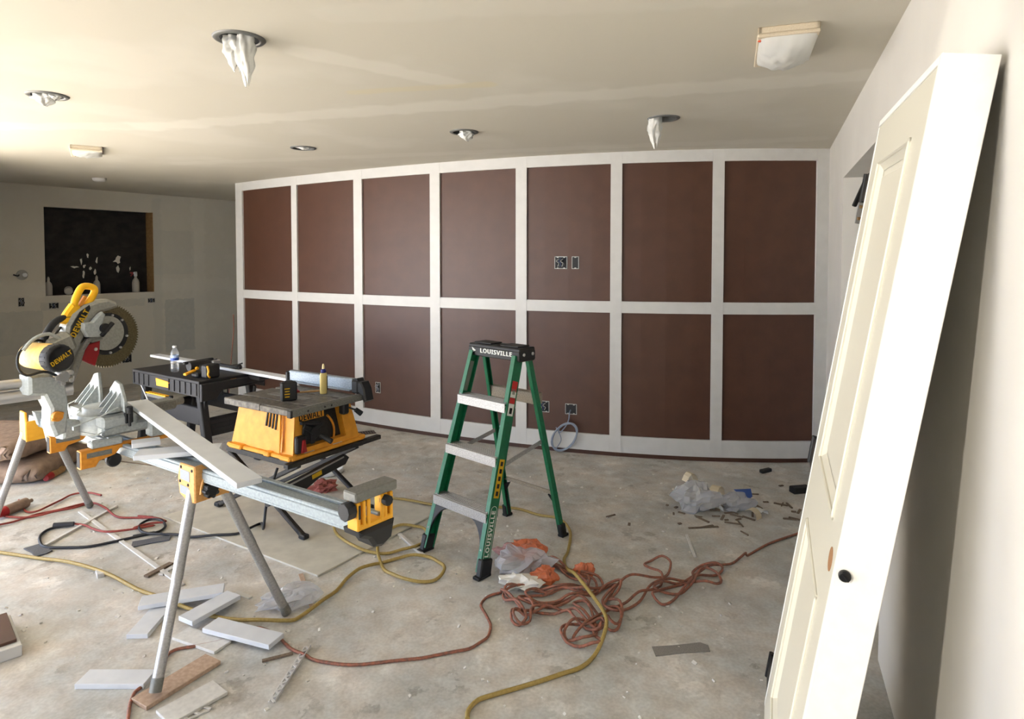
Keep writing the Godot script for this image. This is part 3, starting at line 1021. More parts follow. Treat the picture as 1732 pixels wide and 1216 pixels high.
func build_saw_stand() -> void:
	M.alu_bright = mottled(Color(0.50, 0.54, 0.56), Color(0.62, 0.66, 0.68), 0.04, 4.0, 0.5, 0.4, 51)
	M.tan_yellow = mottled(Color(0.80, 0.58, 0.30), Color(0.88, 0.66, 0.38), 0.03, 4.0, 0.5, 0.0, 52)
	M.plastic = mat(Color(0.085, 0.09, 0.10), 0.55)
	M.label_blue = mottled(Color(0.46, 0.50, 0.58), Color(0.66, 0.68, 0.72), 0.12, 8.0, 0.5, 0.0, 53)
	var o := Vector3(-1.19, 0.715, -2.49)
	var t := thing("mitre_saw_stand", "aluminium mitre saw stand with long beam, yellow leg brackets and four splayed tube legs", "saw stand", Vector3(0, 0, 0))
	var d := Vector3(0.79, 0.0475, 0.613).normalized()           # along the beam, towards the camera's right
	var side := d.cross(Vector3.UP).normalized() * -1.0          # towards the camera's left
	if side.x > 0.0:
		side = -side
	var up := Vector3.UP
	var e0 := o - d * 2.05
	var e1 := o + d * 0.98
	var st := new_st()
	bar(st, e0, e1, 0.085, 0.034, up, 0.004)
	bar(st, e0 + up * 0.021 + side * 0.03, e1 + up * 0.021 + side * 0.03, 0.022, 0.012, up, 0.003)
	bar(st, e0 + up * 0.021 - side * 0.03, e1 + up * 0.021 - side * 0.03, 0.022, 0.012, up, 0.003)
	bar(st, e0 - up * 0.018 + side * 0.036, e1 - up * 0.018 + side * 0.036, 0.012, 0.012, up, 0.003)
	obj("beam", st, M.alu_bright, t)
	# bracket with a leg pair, nearest the camera
	var b := Transform3D(Basis(Vector3.UP, deg_to_rad(-37.8)), Vector3(-1.19, 0.735, -2.49))
	st = new_st()
	prism(st, b * Transform3D(Basis.IDENTITY, Vector3(0, 0, 0.066)), v2([[-0.10, 0.018], [0.02, 0.024], [0.02, -0.115], [-0.010, -0.125], [-0.055, -0.12], [-0.105, -0.105], [-0.118, -0.04]]), 0.012, 0.004)
	prism(st, b * Transform3D(Basis.IDENTITY, Vector3(0, 0, -0.062)), v2([[-0.10, 0.0], [0.02, -0.03], [0.02, -0.115], [-0.055, -0.12], [-0.105, -0.105]]), 0.012, 0.004)
	side_plate(st, 0.015, [[0.07, 0.024], [0.04, 0.026], [0.0, -0.010], [-0.064, -0.055], [-0.068, -0.112], [0.07, -0.118]], 0.012, 0.003, b)
	side_plate(st, -0.10, [[0.06, -0.03], [-0.06, -0.055], [-0.06, -0.105], [0.06, -0.105]], 0.012, 0.003, b)
	var br := obj("leg_bracket", st, M.tan_yellow, t)
	for k in [[-0.055, -0.022, 0.075, 0.04], [-0.06, -0.082, 0.07, 0.032]]:
		st = new_st()
		box(st, b * Transform3D(Basis.IDENTITY, Vector3(k[0], k[1], 0.0726)), Vector3(k[2], k[3], 0.0012), 0.0)
		obj("sticker", st, M.label_blue, br)
	for k in [[-0.086, 0.006], [0.002, 0.006], [-0.095, -0.052], [-0.03, -0.056], [-0.025, -0.108]]:
		st = new_st()
		disc(st, b * Vector3(k[0], k[1], 0.073), b.basis.z, 0.006, 0.005, 12)
		obj("rivet", st, M.plastic, br)
	st = new_st()
	tube(st, spline([b * Vector3(0.024, 0.0, 0.02), b * Vector3(0.028, -0.045, 0.045), b * Vector3(0.03, -0.085, 0.052)], 0.01), 0.006, 8)
	obj("latch_wire", st, M.tan_yellow, br)
	st = new_st()
	var kc := b * Vector3(0.045, -0.072, 0.024)
	disc(st, kc, b.basis.x, 0.024, 0.04, 18)
	for i in 7:
		var a := TAU * i / 7.0
		disc(st, kc + b.basis * Vector3(0.004, sin(a) * 0.021, cos(a) * 0.021), b.basis.x, 0.008, 0.034, 10)
	obj("knob", st, M.plastic, br)
	# far bracket
	var c := Transform3D(Basis(Vector3.UP, deg_to_rad(-37.8)), Vector3(-2.735, 0.62, -3.66))
	st = new_st()
	prism(st, c * Transform3D(Basis.IDENTITY, Vector3(0, 0, 0.07)), v2([[-0.05, 0.07], [0.03, 0.07], [0.05, -0.0], [0.05, -0.09], [-0.06, -0.09], [-0.06, 0.0]]), 0.014, 0.004)
	side_plate(st, 0.045, [[0.075, 0.02], [-0.07, 0.02], [-0.075, -0.09], [0.075, -0.095]], 0.012, 0.003, c)
	obj("leg_bracket", st, M.yellow, t)
	st = new_st()
	side_plate(st, 0.075, [[0.05, 0.08], [0.0, 0.075], [-0.055, 0.02], [-0.06, -0.06], [-0.02, -0.085], [0.0, -0.03], [0.03, 0.0]], 0.03, 0.006, c)
	side_plate(st, 0.20, [[0.04, 0.10], [-0.03, 0.10], [-0.05, -0.02], [-0.02, -0.09], [0.02, -0.08], [0.035, 0.0]], 0.03, 0.006, c)
	obj("latch", st, M.cast, t)
	# legs
	var legs := [[b * Vector3(-0.03, -0.08, 0.055), Vector3(-1.258, 0.0, -2.20), 0.019], [b * Vector3(-0.01, -0.07, -0.045), Vector3(-0.986, 0.0, -2.743), 0.019],
		[c * Vector3(-0.02, -0.05, 0.06), Vector3(-3.02, 0.0, -3.66), 0.019], [c * Vector3(0.19, -0.04, -0.02), Vector3(-2.651, 0.0, -3.959), 0.019]]
	for l in legs:
		st = new_st()
		var up_end: Vector3 = l[0]
		var foot: Vector3 = l[1]
		var mid := foot.lerp(up_end, 0.55)
		var g := 0.046 if foot.z > -2.5 else 0.0
		foot.y = 0.010 if foot.z < -2.3 else 0.031
		rod(st, up_end, mid, 0.0205, 20)
		rod(st, mid, foot + (up_end - foot).normalized() * 0.03, l[2], 20)
		var leg := obj("leg", st, M.alu, t)
		st = new_st()
		rod(st, foot + (up_end - foot).normalized() * 0.045, foot, 0.021, 20)
		obj("foot_cap", st, M.cast_dark, leg)
	# work support at the end of the beam
	var e := Transform3D(Basis(Vector3.UP, deg_to_rad(-37.8)), Vector3(-0.425, 0.775, -1.895))
	st = new_st()
	for p in [[0.042, 0.042], [-0.04, 0.042]]:
		box(st, e * Transform3D(Basis.IDENTITY, Vector3(0.0, 0.034, p[0])), Vector3(0.05, 0.08, 0.012), 0.003)
		box(st, e * Transform3D(Basis.IDENTITY, Vector3(0.022, 0.034, p[0] * 0.62)), Vector3(0.008, 0.08, 0.012), 0.002)
	box(st, e * Transform3D(Basis.IDENTITY, Vector3(0.0, -0.004, 0.0)), Vector3(0.05, 0.018, 0.13), 0.004)
	box(st, e * Transform3D(Basis.IDENTITY, Vector3(0.0, 0.03, 0.062)), Vector3(0.05, 0.085, 0.012), 0.003)
	box(st, e * Transform3D(Basis.IDENTITY, Vector3(0.0, 0.03, -0.062)), Vector3(0.05, 0.085, 0.012), 0.003)
	var sp := obj("support_frame", st, M.yellow, t)
	st = new_st()
	box(st, e * Transform3D(Basis.IDENTITY, Vector3(0.026, 0.045, 0.062)), Vector3(0.002, 0.04, 0.006), 0.0)
	obj("slot", st, M.plastic, sp)  # dark bar painted in place of the shade in a slot
	st = new_st()
	box(st, e * Transform3D(Basis(Vector3.RIGHT, 0.0), Vector3(-0.005, 0.088, -0.005)), Vector3(0.06, 0.03, 0.16), 0.004)
	obj("support_plate", st, M.cast_dark, t)
	st = new_st()
	disc(st, e * Vector3(0.0, 0.05, 0.085), e.basis.z, 0.027, 0.03, 9)
	obj("knob", st, M.plastic, t)
	st = new_st()
	disc(st, e * Vector3(0.03, 0.055, -0.035), e.basis.x, 0.016, 0.03, 9)
	obj("knob", st, M.plastic, t)
	st = new_st()
	side_plate(st, -0.01, [[0.066, -0.012], [-0.070, -0.012], [-0.058, -0.066], [-0.020, -0.082], [0.01, -0.075], [0.03, -0.045], [0.062, -0.03]], 0.09, 0.01, e)
	obj("end_block", st, M.plastic, t)
	# arms that clamp the saw to the beam
	var s := Transform3D(Basis(Vector3.UP, deg_to_rad(-37.8)), Vector3(-1.93, 0.70, -3.07))
	for x in [0.195, -0.19]:
		st = new_st()
		side_plate(st, x, [[0.215, 0.013], [-0.22, 0.013], [-0.22, -0.006], [0.055, -0.006], [0.075, -0.030], [0.14, -0.045], [0.155, -0.068], [0.215, -0.068]], 0.045, 0.004, s)
		var arm := obj("saw_mount_arm", st, M.orange, t)
		st = new_st()
		box(st, s * Transform3D(Basis.IDENTITY, Vector3(x, -0.027, 0.2145)), Vector3(0.034, 0.07, 0.004), 0.001)
		obj("end_opening", st, M.soot_and_shade, arm)  # dark plate painted as the shade inside the open tube end
		st = new_st()
		box(st, s * Transform3D(Basis.IDENTITY, Vector3(x + 0.0232, -0.012, 0.14)), Vector3(0.001, 0.022, 0.10), 0.0)
		obj("print_band", st, M.cast_dark, arm)
	st = new_st()
	disc(st, s * Vector3(0.19, -0.06, 0.075), s.basis.x, 0.032, 0.03, 24, 0.006)
	obj("clamp_wheel", st, M.plastic, t)


func build_table_saw() -> void:
	M.tabletop = mottled(Color(0.27, 0.26, 0.245), Color(0.46, 0.44, 0.405), 0.02, 2.2, 0.5, 0.3, 61)
	M.fence = mottled(Color(0.46, 0.50, 0.54), Color(0.58, 0.62, 0.65), 0.05, 3.0, 0.45, 0.5, 62)
	M.dust_black = mottled(Color(0.11, 0.105, 0.10), Color(0.19, 0.18, 0.165), 0.03, 3.0, 0.6, 0.0, 63)
	M.saw_yellow = mottled(Color(0.86, 0.58, 0.14), Color(0.92, 0.64, 0.20), 0.015, 2.0, 0.55, 0.0, 64)
	var f := Transform3D(Basis(Vector3.UP, deg_to_rad(57.6)), Vector3(-1.33, 0.0, -3.89))
	var t := thing("table_saw", "yellow jobsite table saw with dusty grey table, fence and black crank panel", "saw", f.origin, deg_to_rad(57.6))
	var st := new_st()
	# table with mitre slots
	for r in [[-0.245, -0.155], [-0.135, 0.085], [0.105, 0.225]]:
		at_box(st, Vector3((r[0] + r[1]) / 2, 0.708, -0.02), Vector3(r[1] - r[0], 0.024, 0.61), 0.003)
	at_box(st, Vector3(-0.01, 0.692, -0.02), Vector3(0.47, 0.012, 0.60), 0.002)
	at_box(st, Vector3(-0.252, 0.700, -0.16), Vector3(0.016, 0.042, 0.34), 0.004)
	at_box(st, Vector3(-0.252, 0.697, 0.15), Vector3(0.014, 0.036, 0.28), 0.004)
	obj("table", st, M.tabletop, t)
	st = new_st()
	at_box(st, Vector3(-0.025, 0.721, -0.02), Vector3(0.06, 0.002, 0.34), 0.0)
	obj("throat_plate", st, M.cast_dark, t)
	# fence rail along the front, and its grip
	st = new_st()
	at_box(st, Vector3(0.01, 0.705, 0.318), Vector3(0.60, 0.036, 0.03), 0.003)
	at_box(st, Vector3(0.01, 0.724, 0.312), Vector3(0.60, 0.006, 0.02), 0.002)
	var rail := obj("front_rail", st, M.cast_dark, t)
	for x in [-0.18, -0.06, -0.01]:
		st = new_st()
		disc(st, Vector3(x, 0.705, 0.334), Vector3(0, 0, 1), 0.006, 0.004, 10)
		obj("screw", st, M.plastic, rail)
	st = new_st()
	at_box(st, Vector3(-0.292, 0.705, 0.318), Vector3(0.016, 0.04, 0.034), 0.003)
	obj("rail_cap", st, M.plastic, rail)
	st = new_st()
	at_box(st, Vector3(0.26, 0.772, -0.06), Vector3(0.035, 0.075, 0.60), 0.004)
	at_box(st, Vector3(0.232, 0.739, -0.06), Vector3(0.03, 0.008, 0.60), 0.002)
	at_box(st, Vector3(0.242, 0.80, -0.06), Vector3(0.006, 0.006, 0.60), 0.001)
	obj("rip_fence", st, M.fence, t)
	st = new_st()
	at_box(st, Vector3(0.262, 0.765, 0.27), Vector3(0.07, 0.085, 0.06), 0.01)
	side_plate(st, 0.262, [[0.30, 0.80], [0.33, 0.80], [0.355, 0.76], [0.372, 0.69], [0.345, 0.675], [0.335, 0.72], [0.30, 0.735]], 0.075, 0.008)
	rod(st, Vector3(0.235, 0.806, 0.28), Vector3(0.29, 0.806, 0.28), 0.012)
	obj("fence_grip", st, M.plastic, t)
	st = new_st()
	at_box(st, Vector3(0.255, 0.76, -0.375), Vector3(0.05, 0.085, 0.03), 0.008)
	obj("fence_end", st, M.plastic, t)
	# body: four tapering walls
	st = new_st()
	var top := [Vector3(-0.215, 0.69, 0.262), Vector3(0.195, 0.69, 0.262), Vector3(0.195, 0.69, -0.24), Vector3(-0.215, 0.69, -0.24)]
	var bot := [Vector3(-0.252, 0.455, 0.288), Vector3(0.250, 0.455, 0.288), Vector3(0.250, 0.455, -0.27), Vector3(-0.252, 0.455, -0.27)]
	var cc := Vector3(0, 0.57, 0)
	for k in [1, 2, 3]:
		face(st, [top[k], top[(k + 1) % 4], bot[(k + 1) % 4], bot[k]], cc)
	# front frame: left post, right post, header and sill round a recess
	var fp := func(u: float, v: float, off: float) -> Vector3:
		var l: Vector3 = bot[0].lerp(top[0], v)
		var r: Vector3 = bot[1].lerp(top[1], v)
		return l.lerp(r, u) + Vector3(0, 0, off)
	for q in [[0.0, 0.13, 0.0, 1.0], [0.80, 1.0, 0.0, 1.0], [0.13, 0.80, 0.0, 0.12], [0.13, 0.80, 0.93, 1.0]]:
		face(st, [fp.call(q[0], q[2], 0), fp.call(q[1], q[2], 0), fp.call(q[1], q[3], 0), fp.call(q[0], q[3], 0)], cc)
	for q in [[0.13, 0.12, 0.13, 0.93], [0.80, 0.12, 0.80, 0.93]]:
		face(st, [fp.call(q[0], q[1], 0), fp.call(q[2], q[3], 0), fp.call(q[2], q[3], -0.05), fp.call(q[0], q[1], -0.05)], fp.call(q[0] - 0.1 if q[0] < 0.5 else q[0] + 0.1, 0.5, 0))
	face(st, [fp.call(0.13, 0.12, 0), fp.call(0.80, 0.12, 0), fp.call(0.80, 0.12, -0.05), fp.call(0.13, 0.12, -0.05)], fp.call(0.5, 0.0, 0))
	# flared foot flange with tabs
	at_box(st, Vector3(0.0, 0.445, 0.01), Vector3(0.55, 0.022, 0.60), 0.006)
	at_box(st, Vector3(-0.268, 0.448, -0.19), Vector3(0.05, 0.026, 0.12), 0.008)
	at_box(st, Vector3(-0.268, 0.448, 0.10), Vector3(0.045, 0.026, 0.05), 0.006)
	at_box(st, Vector3(-0.262, 0.448, 0.26), Vector3(0.06, 0.026, 0.09), 0.008)
	at_box(st, Vector3(0.262, 0.448, 0.26), Vector3(0.06, 0.026, 0.09), 0.008)
	# raised rib on the side wall
	bar(st, Vector3(-0.238, 0.685, 0.165), Vector3(-0.262, 0.46, 0.185), 0.02, 0.012, Vector3(-1, 0, 0), 0.003)
	var body := obj("body", st, M.saw_yellow, t)
	for k in 5:
		st = new_st()
		var z := 0.035 + 0.028 * k
		bar(st, Vector3(-0.217, 0.685, z), Vector3(-0.2345, 0.592 - 0.004 * k, z), 0.010, 0.008, Vector3(-1, 0, 0), 0.0)
		obj("vent_slot", st, M.soot_and_shade, body)  # dark bars painted as the shade in the slots
	st = new_st()
	bar(st, Vector3(-0.2245, 0.68, 0.178), Vector3(-0.264, 0.47, 0.205), 0.012, 0.004, Vector3(-1, 0, 0), 0.0)
	obj("seam", st, M.orange, body)
	st = new_st()
	face(st, [fp.call(0.12, 0.10, -0.05), fp.call(0.81, 0.10, -0.05), fp.call(0.81, 0.95, -0.05), fp.call(0.12, 0.95, -0.05)], cc)
	var pan := obj("front_panel", st, M.dust_black, t)
	# name plate
	st = new_st()
	var np := Transform3D(Basis(Vector3.RIGHT, -0.10), Vector3(-0.10, 0.655, 0.268))
	box(st, np, Vector3(0.175, 0.042, 0.004), 0.001)
	var plate := obj("name_plate", st, M.saw_yellow, pan)
	letters("DEWALT", 0.036, M.print_black, pan, np * Transform3D(Basis.IDENTITY, Vector3(-0.008, 0, 0.0026)), 0.92)
	st = new_st()
	var arc := []
	for i in 9:
		var a := lerpf(-0.35, 0.75, i / 8.0)
		arc.append(Vector3(-0.12 + 0.20 * cos(a), 0.52 + 0.16 * sin(a), 0.252))
	tube(st, arc, 0.007, 6)
	obj("bevel_scale", st, M.orange, pan)
	st = new_st()
	disc(st, Vector3(-0.12, 0.575, 0.285), Vector3(0, 0, 1), 0.062, 0.018, 28, 0.004)
	rod(st, Vector3(-0.12, 0.575, 0.24), Vector3(-0.12, 0.575, 0.31), 0.02)
	for a in [0.5, 2.6, 4.7]:
		bar(st, Vector3(-0.12, 0.575, 0.298), Vector3(-0.12 + 0.075 * cos(a), 0.575 + 0.075 * sin(a), 0.298), 0.03, 0.012, Vector3(0, 0, 1), 0.004)
	rod(st, Vector3(-0.065, 0.535, 0.30), Vector3(-0.045, 0.505, 0.37), 0.013, 12, 0.016)
	bar(st, Vector3(-0.20, 0.635, 0.29), Vector3(-0.05, 0.60, 0.30), 0.022, 0.02, Vector3(0, 0, 1), 0.006)
	obj("height_crank", st, M.plastic, pan)
	st = new_st()
	at_box(st, Vector3(-0.205, 0.515, 0.295), Vector3(0.07, 0.10, 0.03), 0.008)
	var sw := obj("switch_box", st, M.plastic, pan)
	st = new_st()
	prism(st, Transform3D(Basis.IDENTITY, Vector3(-0.198, 0.505, 0.314)), v2([[-0.016, -0.035], [0.022, -0.035], [0.010, 0.035], [-0.006, 0.035]]), 0.012, 0.002)
	obj("stop_paddle", st, M.red, sw)
	st = new_st()
	at_box(st, Vector3(0.125, 0.655, 0.29), Vector3(0.05, 0.07, 0.05), 0.01)
	rod(st, Vector3(0.14, 0.66, 0.31), Vector3(0.175, 0.64, 0.345), 0.006)
	rod(st, Vector3(0.17, 0.645, 0.34), Vector3(0.20, 0.615, 0.36), 0.014, 12, 0.017)
	obj("fence_lever", st, M.plastic, pan)
	for p in [[-0.14, 0.462], [0.07, 0.470]]:
		st = new_st()
		at_box(st, Vector3(p[0], 0.4562, 0.29), Vector3(0.07, 0.003, 0.012), 0.0005)
		obj("paper_label", st, M.print_white, body)
	# folding stand under it
	var s := thing("table_saw_stand", "black folding stand with crossed legs under the yellow table saw", "saw stand", f.origin, deg_to_rad(57.6))
	for x in [-0.25, 0.25]:
		st = new_st()
		at_box(st, Vector3(x, 0.415, 0.0), Vector3(0.035, 0.035, 0.62), 0.004)
		obj("top_rail", st, M.dust_black, s)
		for k in [[-0.30, 0.37], [0.30, -0.46]]:
			st = new_st()
			bar(st, Vector3(x * (1.0 if k[0] < 0 else 0.88), 0.40, k[0]), Vector3(x * (1.0 if k[0] < 0 else 0.88), 0.024, k[1]), 0.03, 0.026, Vector3(0, 0, 1), 0.005)
			var lg := obj("leg", st, M.dust_black, s)
			st = new_st()
			at_box(st, Vector3(x * (1.0 if k[0] < 0 else 0.88), 0.0255, k[1]), Vector3(0.042, 0.026, 0.05), 0.006)
			obj("foot", st, M.plastic, lg)
	st = new_st()
	at_box(st, Vector3(0.05, 0.417, 0.30), Vector3(0.72, 0.026, 0.04), 0.003)
	obj("front_bar", st, M.dust_black, s)
	st = new_st()
	prism(st, Transform3D(Basis.IDENTITY, Vector3(0, 0, 0.315)), v2([[-0.43, 0.275], [-0.40, 0.315], [0.10, 0.385], [0.13, 0.36], [0.10, 0.325], [-0.10, 0.30], [-0.26, 0.235], [-0.38, 0.245]]), 0.03, 0.004)
	var tr := obj("lower_bar", st, M.plastic, s)
	st = new_st()
	bar(st, Vector3(-0.36, 0.316, 0.333), Vector3(0.08, 0.376, 0.333), 0.006, 0.008, Vector3.UP, 0.0)
	obj("bright_edge", st, M.alu, tr)
	st = new_st()
	box(st, Transform3D(Basis(Vector3(0, 0, 1), 0.16), Vector3(-0.12, 0.325, 0.3306)), Vector3(0.07, 0.025, 0.001), 0.0)
	obj("sticker", st, M.print_yellow, tr)
	st = new_st()
	rod(st, Vector3(-0.44, 0.26, 0.31), Vector3(-0.36, 0.26, 0.31), 0.02)
	obj("pivot", st, M.plastic, s)


func build_bench() -> void:
	M.bench = mottled(Color(0.075, 0.075, 0.085), Color(0.115, 0.11, 0.115), 0.03, 3.0, 0.55, 0.0, 71)
	var t := thing("workbench", "black plastic folding workbench with ribbed edge and yellow badges, below the alcove", "workbench", Vector3(-2.496, 0.0, -5.05), deg_to_rad(56.0))
	var st := new_st()
	at_box(st, Vector3(0, 0.668, 0), Vector3(0.54, 0.022, 0.96), 0.004)
	for e in [[Vector3(0, 0.625, 0.472), Vector3(0.54, 0.075, 0.012)], [Vector3(0, 0.625, -0.472), Vector3(0.54, 0.075, 0.012)], [Vector3(-0.264, 0.61, 0), Vector3(0.012, 0.10, 0.96)], [Vector3(0.264, 0.61, 0), Vector3(0.012, 0.10, 0.96)]]:
		at_box(st, e[0], e[1], 0.003)
	obj("top", st, M.bench, t)
	for k in 13:
		for s in [1.0, -1.0]:
			if s > 0 and k > 3 and k < 7:
				continue
			st = new_st()
			at_box(st, Vector3(-0.273, 0.615, -0.45 + 0.075 * k), Vector3(0.008, 0.085, 0.008), 0.001)
			if s > 0:
				obj("rib", st, M.bench, t)
	for k in 6:
		st = new_st()
		at_box(st, Vector3(-0.25 + 0.04 * k, 0.60, 0.482), Vector3(0.008, 0.10, 0.010), 0.001)
		obj("rib", st, M.bench, t)
	st = new_st()
	side_plate(st, -0.272, [[-0.11, 0.645], [-0.10, 0.588], [0.075, 0.588], [0.08, 0.630], [0.06, 0.634], [-0.06, 0.642]], 0.01, 0.002)
	obj("badge", st, M.yellow, t)
	st = new_st()
	at_box(st, Vector3(0.0, 0.645, 0.480), Vector3(0.05, 0.03, 0.006), 0.003)
	obj("badge", st, M.orange, t)
	st = new_st()
	prism(st, Transform3D(Basis.IDENTITY, Vector3(0.0, 0.0, 0.50)), v2([[-0.27, 0.66], [-0.27, 0.535], [-0.16, 0.535], [-0.10, 0.60], [0.27, 0.625], [0.27, 0.66]]), 0.03, 0.004)
	obj("side_skirt", st, M.bench, t)
	st = new_st()
	at_box(st, Vector3(0.16, 0.655, 0.56), Vector3(0.10, 0.03, 0.15), 0.008)
	obj("clamp_jaw", st, M.bench, t)
	for sx in [-1.0, 1.0]:
		for sz in [-1.0, 1.0]:
			st = new_st()
			bar(st, Vector3(sx * 0.20, 0.60, sz * 0.38), Vector3(sx * 0.205, 0.03, sz * 0.50), 0.06, 0.05, Vector3(0, 0, sz), 0.006)
			bar(st, Vector3(sx * 0.20, 0.57, sz * 0.45), Vector3(sx * 0.20, 0.44, sz * 0.42), 0.02, 0.02, Vector3(0, 0, 1), 0.003)
			at_box(st, Vector3(sx * 0.205, 0.015, sz * 0.503), Vector3(0.08, 0.03, 0.075), 0.006)
			obj("leg", st, M.bench, t)
	for sz in [-1.0, 1.0]:
		st = new_st()
		at_box(st, Vector3(0, 0.32, sz * 0.435), Vector3(0.36, 0.14, 0.025), 0.006)
		for k in 4:
			at_box(st, Vector3(0, 0.27 + 0.033 * k, sz * 0.435 + 0.014), Vector3(0.34, 0.005, 0.004), 0.001)
		obj("leg_panel", st, M.bench, t)
	st = new_st()
	at_box(st, Vector3(-0.205, 0.40, 0), Vector3(0.03, 0.13, 0.78), 0.006)
	at_box(st, Vector3(0.205, 0.40, 0), Vector3(0.03, 0.13, 0.78), 0.006)
	obj("shelf_rail", st, M.bench, t)
	for sx in [-1.0, 1.0]:
		st = new_st()
		rod(st, Vector3(sx * 0.24, 0.59, -0.44), Vector3(sx * 0.21, 0.36, -0.30), 0.006)
		obj("brace", st, M.steel, t)
	# things on it
	bottle()
	var w := thing("white_board", "long narrow white trim board lying across the black workbench", "board", Vector3.ZERO)
	st = new_st()
	var a := Vector3(-3.225, 0.692, -5.74)
	var b := Vector3(-1.545, 0.692, -4.555)
	bar(st, a, b, 0.085, 0.02, Vector3.UP, 0.0015)
	var wb := obj("board_face", st, M.board_skylit_white, w)
	var dirv := (b - a).normalized()
	var c := thing("bar_clamp", "black bar clamp resting along the white board on the workbench", "clamp", Vector3(-2.30, 0.702, -5.06), atan2(dirv.x, dirv.z))
	st = new_st()
	at_box(st, Vector3(0.0, 0.014, 0.02), Vector3(0.03, 0.02, 0.44), 0.004)
	obj("bar", st, M.plastic, c)
	for z in [-0.17, 0.19]:
		st = new_st()
		at_box(st, Vector3(0.0, 0.020, z), Vector3(0.05, 0.03, 0.08), 0.01)
		rod(st, Vector3(0.0, 0.03, z), Vector3(0.03, 0.045, z + 0.03), 0.006)
		obj("jaw", st, M.plastic, c)
	drill()
	var l := thing("spirit_level", "short grey bar with yellow top lying on the workbench's lower rail", "level", Vector3(-2.755, 0.470, -4.955), deg_to_rad(56.0))
	st = new_st()
	at_box(st, Vector3(0, 0.014, 0.0), Vector3(0.036, 0.026, 0.34), 0.003)
	obj("body", st, M.cast_dark, l)
	for x in [-0.011, 0.011]:
		st = new_st()
		at_box(st, Vector3(x, 0.032, -0.03), Vector3(0.014, 0.010, 0.30), 0.002)
		obj("yellow_strip", st, M.yellow, l)
	st = new_st()
	disc(st, Vector3(0, 0.026, 0.17), Vector3(0, 1, 0), 0.016, 0.03, 14)
	obj("knob", st, M.plastic, l)


func bottle() -> void:
	M.clear = mat(Color(0.93, 0.96, 1.0, 0.08), 0.05)
	M.clear.transparency = BaseMaterial3D.TRANSPARENCY_ALPHA
	M.blue = mat(Color(0.12, 0.28, 0.62), 0.4)
	M.cap_white = mat(Color(0.86, 0.87, 0.88), 0.4)
	var t := thing("water_bottle", "clear plastic water bottle with a blue label standing on the black workbench", "bottle", Vector3(-2.63, 0.679, -4.955))
	var st := new_st()
	lathe(st, Transform3D.IDENTITY, [[0.0, 0.003], [0.022, 0.0], [0.030, 0.006], [0.031, 0.04], [0.028, 0.055], [0.031, 0.07], [0.031, 0.085], [0.0295, 0.09], [0.0295, 0.135], [0.031, 0.14], [0.029, 0.155], [0.017, 0.178], [0.0125, 0.186], [0.0125, 0.196]], 28)
	obj("bottle_body", st, M.clear, t)
	st = new_st()
	lathe(st, Transform3D.IDENTITY, [[0.0302, 0.092], [0.0306, 0.093], [0.0306, 0.113]], 28)
	obj("label_band", st, M.blue, t)
	st = new_st()
	lathe(st, Transform3D.IDENTITY, [[0.0306, 0.113], [0.0306, 0.132], [0.0302, 0.133]], 28)
	obj("label_band", st, mat(Color(0.62, 0.70, 0.84), 0.4), t)
	st = new_st()
	lathe(st, Transform3D.IDENTITY, [[0.0, 0.190], [0.0148, 0.190], [0.0148, 0.203], [0.013, 0.205], [0.0, 0.205]], 20)
	obj("cap", st, M.cap_white, t)


func drill() -> void:
	var t := thing("cordless_drill", "black and yellow cordless drill lying on the black workbench behind its battery", "drill", Vector3(-2.34, 0.68, -4.82), deg_to_rad(58.0))
	var st := new_st()
	rod(st, Vector3(-0.10, 0.075, -0.03), Vector3(0.05, 0.075, -0.03), 0.034, 20)
	rod(st, Vector3(0.05, 0.075, -0.03), Vector3(0.075, 0.075, -0.03), 0.034, 20, 0.026)
	bar(st, Vector3(-0.13, 0.10, -0.05), Vector3(0.11, 0.105, -0.05), 0.03, 0.02, Vector3.UP, 0.006)
	obj("drill_body", st, M.plastic, t)
	st = new_st()
	rod(st, Vector3(0.07, 0.075, -0.03), Vector3(0.105, 0.075, -0.03), 0.02, 16, 0.014)
	at_box(st, Vector3(0.10, 0.085, 0.0), Vector3(0.07, 0.03, 0.03), 0.006)
	obj("chuck", st, M.steel, t)
	st = new_st()
	bar(st, Vector3(-0.02, 0.07, -0.01), Vector3(-0.05, 0.035, 0.10), 0.04, 0.035, Vector3.UP, 0.01)
	obj("grip", st, M.plastic, t)
	st = new_st()
	bar(st, Vector3(-0.17, 0.03, 0.03), Vector3(-0.07, 0.045, 0.0), 0.03, 0.018, Vector3.UP, 0.006)
	disc(st, Vector3(-0.06, 0.06, 0.01), Vector3(0, 0, 1), 0.012, 0.02, 12)
	obj("yellow_trim", st, M.yellow, t)
	st = new_st()
	at_box(st, Vector3(-0.06, 0.02, 0.05), Vector3(0.10, 0.036, 0.08), 0.01)
	obj("base_pad", st, M.plastic, t)
	var b := thing("battery_pack", "square black battery pack with yellow edge standing on the workbench by the drill", "battery", Vector3(-2.235, 0.68, -4.71), deg_to_rad(58.0))
	st = new_st()
	at_box(st, Vector3(0.0, 0.052, 0.0), Vector3(0.11, 0.10, 0.075), 0.01)
	obj("case", st, M.plastic, b)
	st = new_st()
	tube(st, spline([Vector3(-0.05, 0.095, 0.038), Vector3(-0.042, 0.06, 0.040), Vector3(-0.046, 0.03, 0.040), Vector3(-0.03, 0.008, 0.038)], 0.01), 0.007, 8)
	obj("edge_trim", st, M.yellow, b)


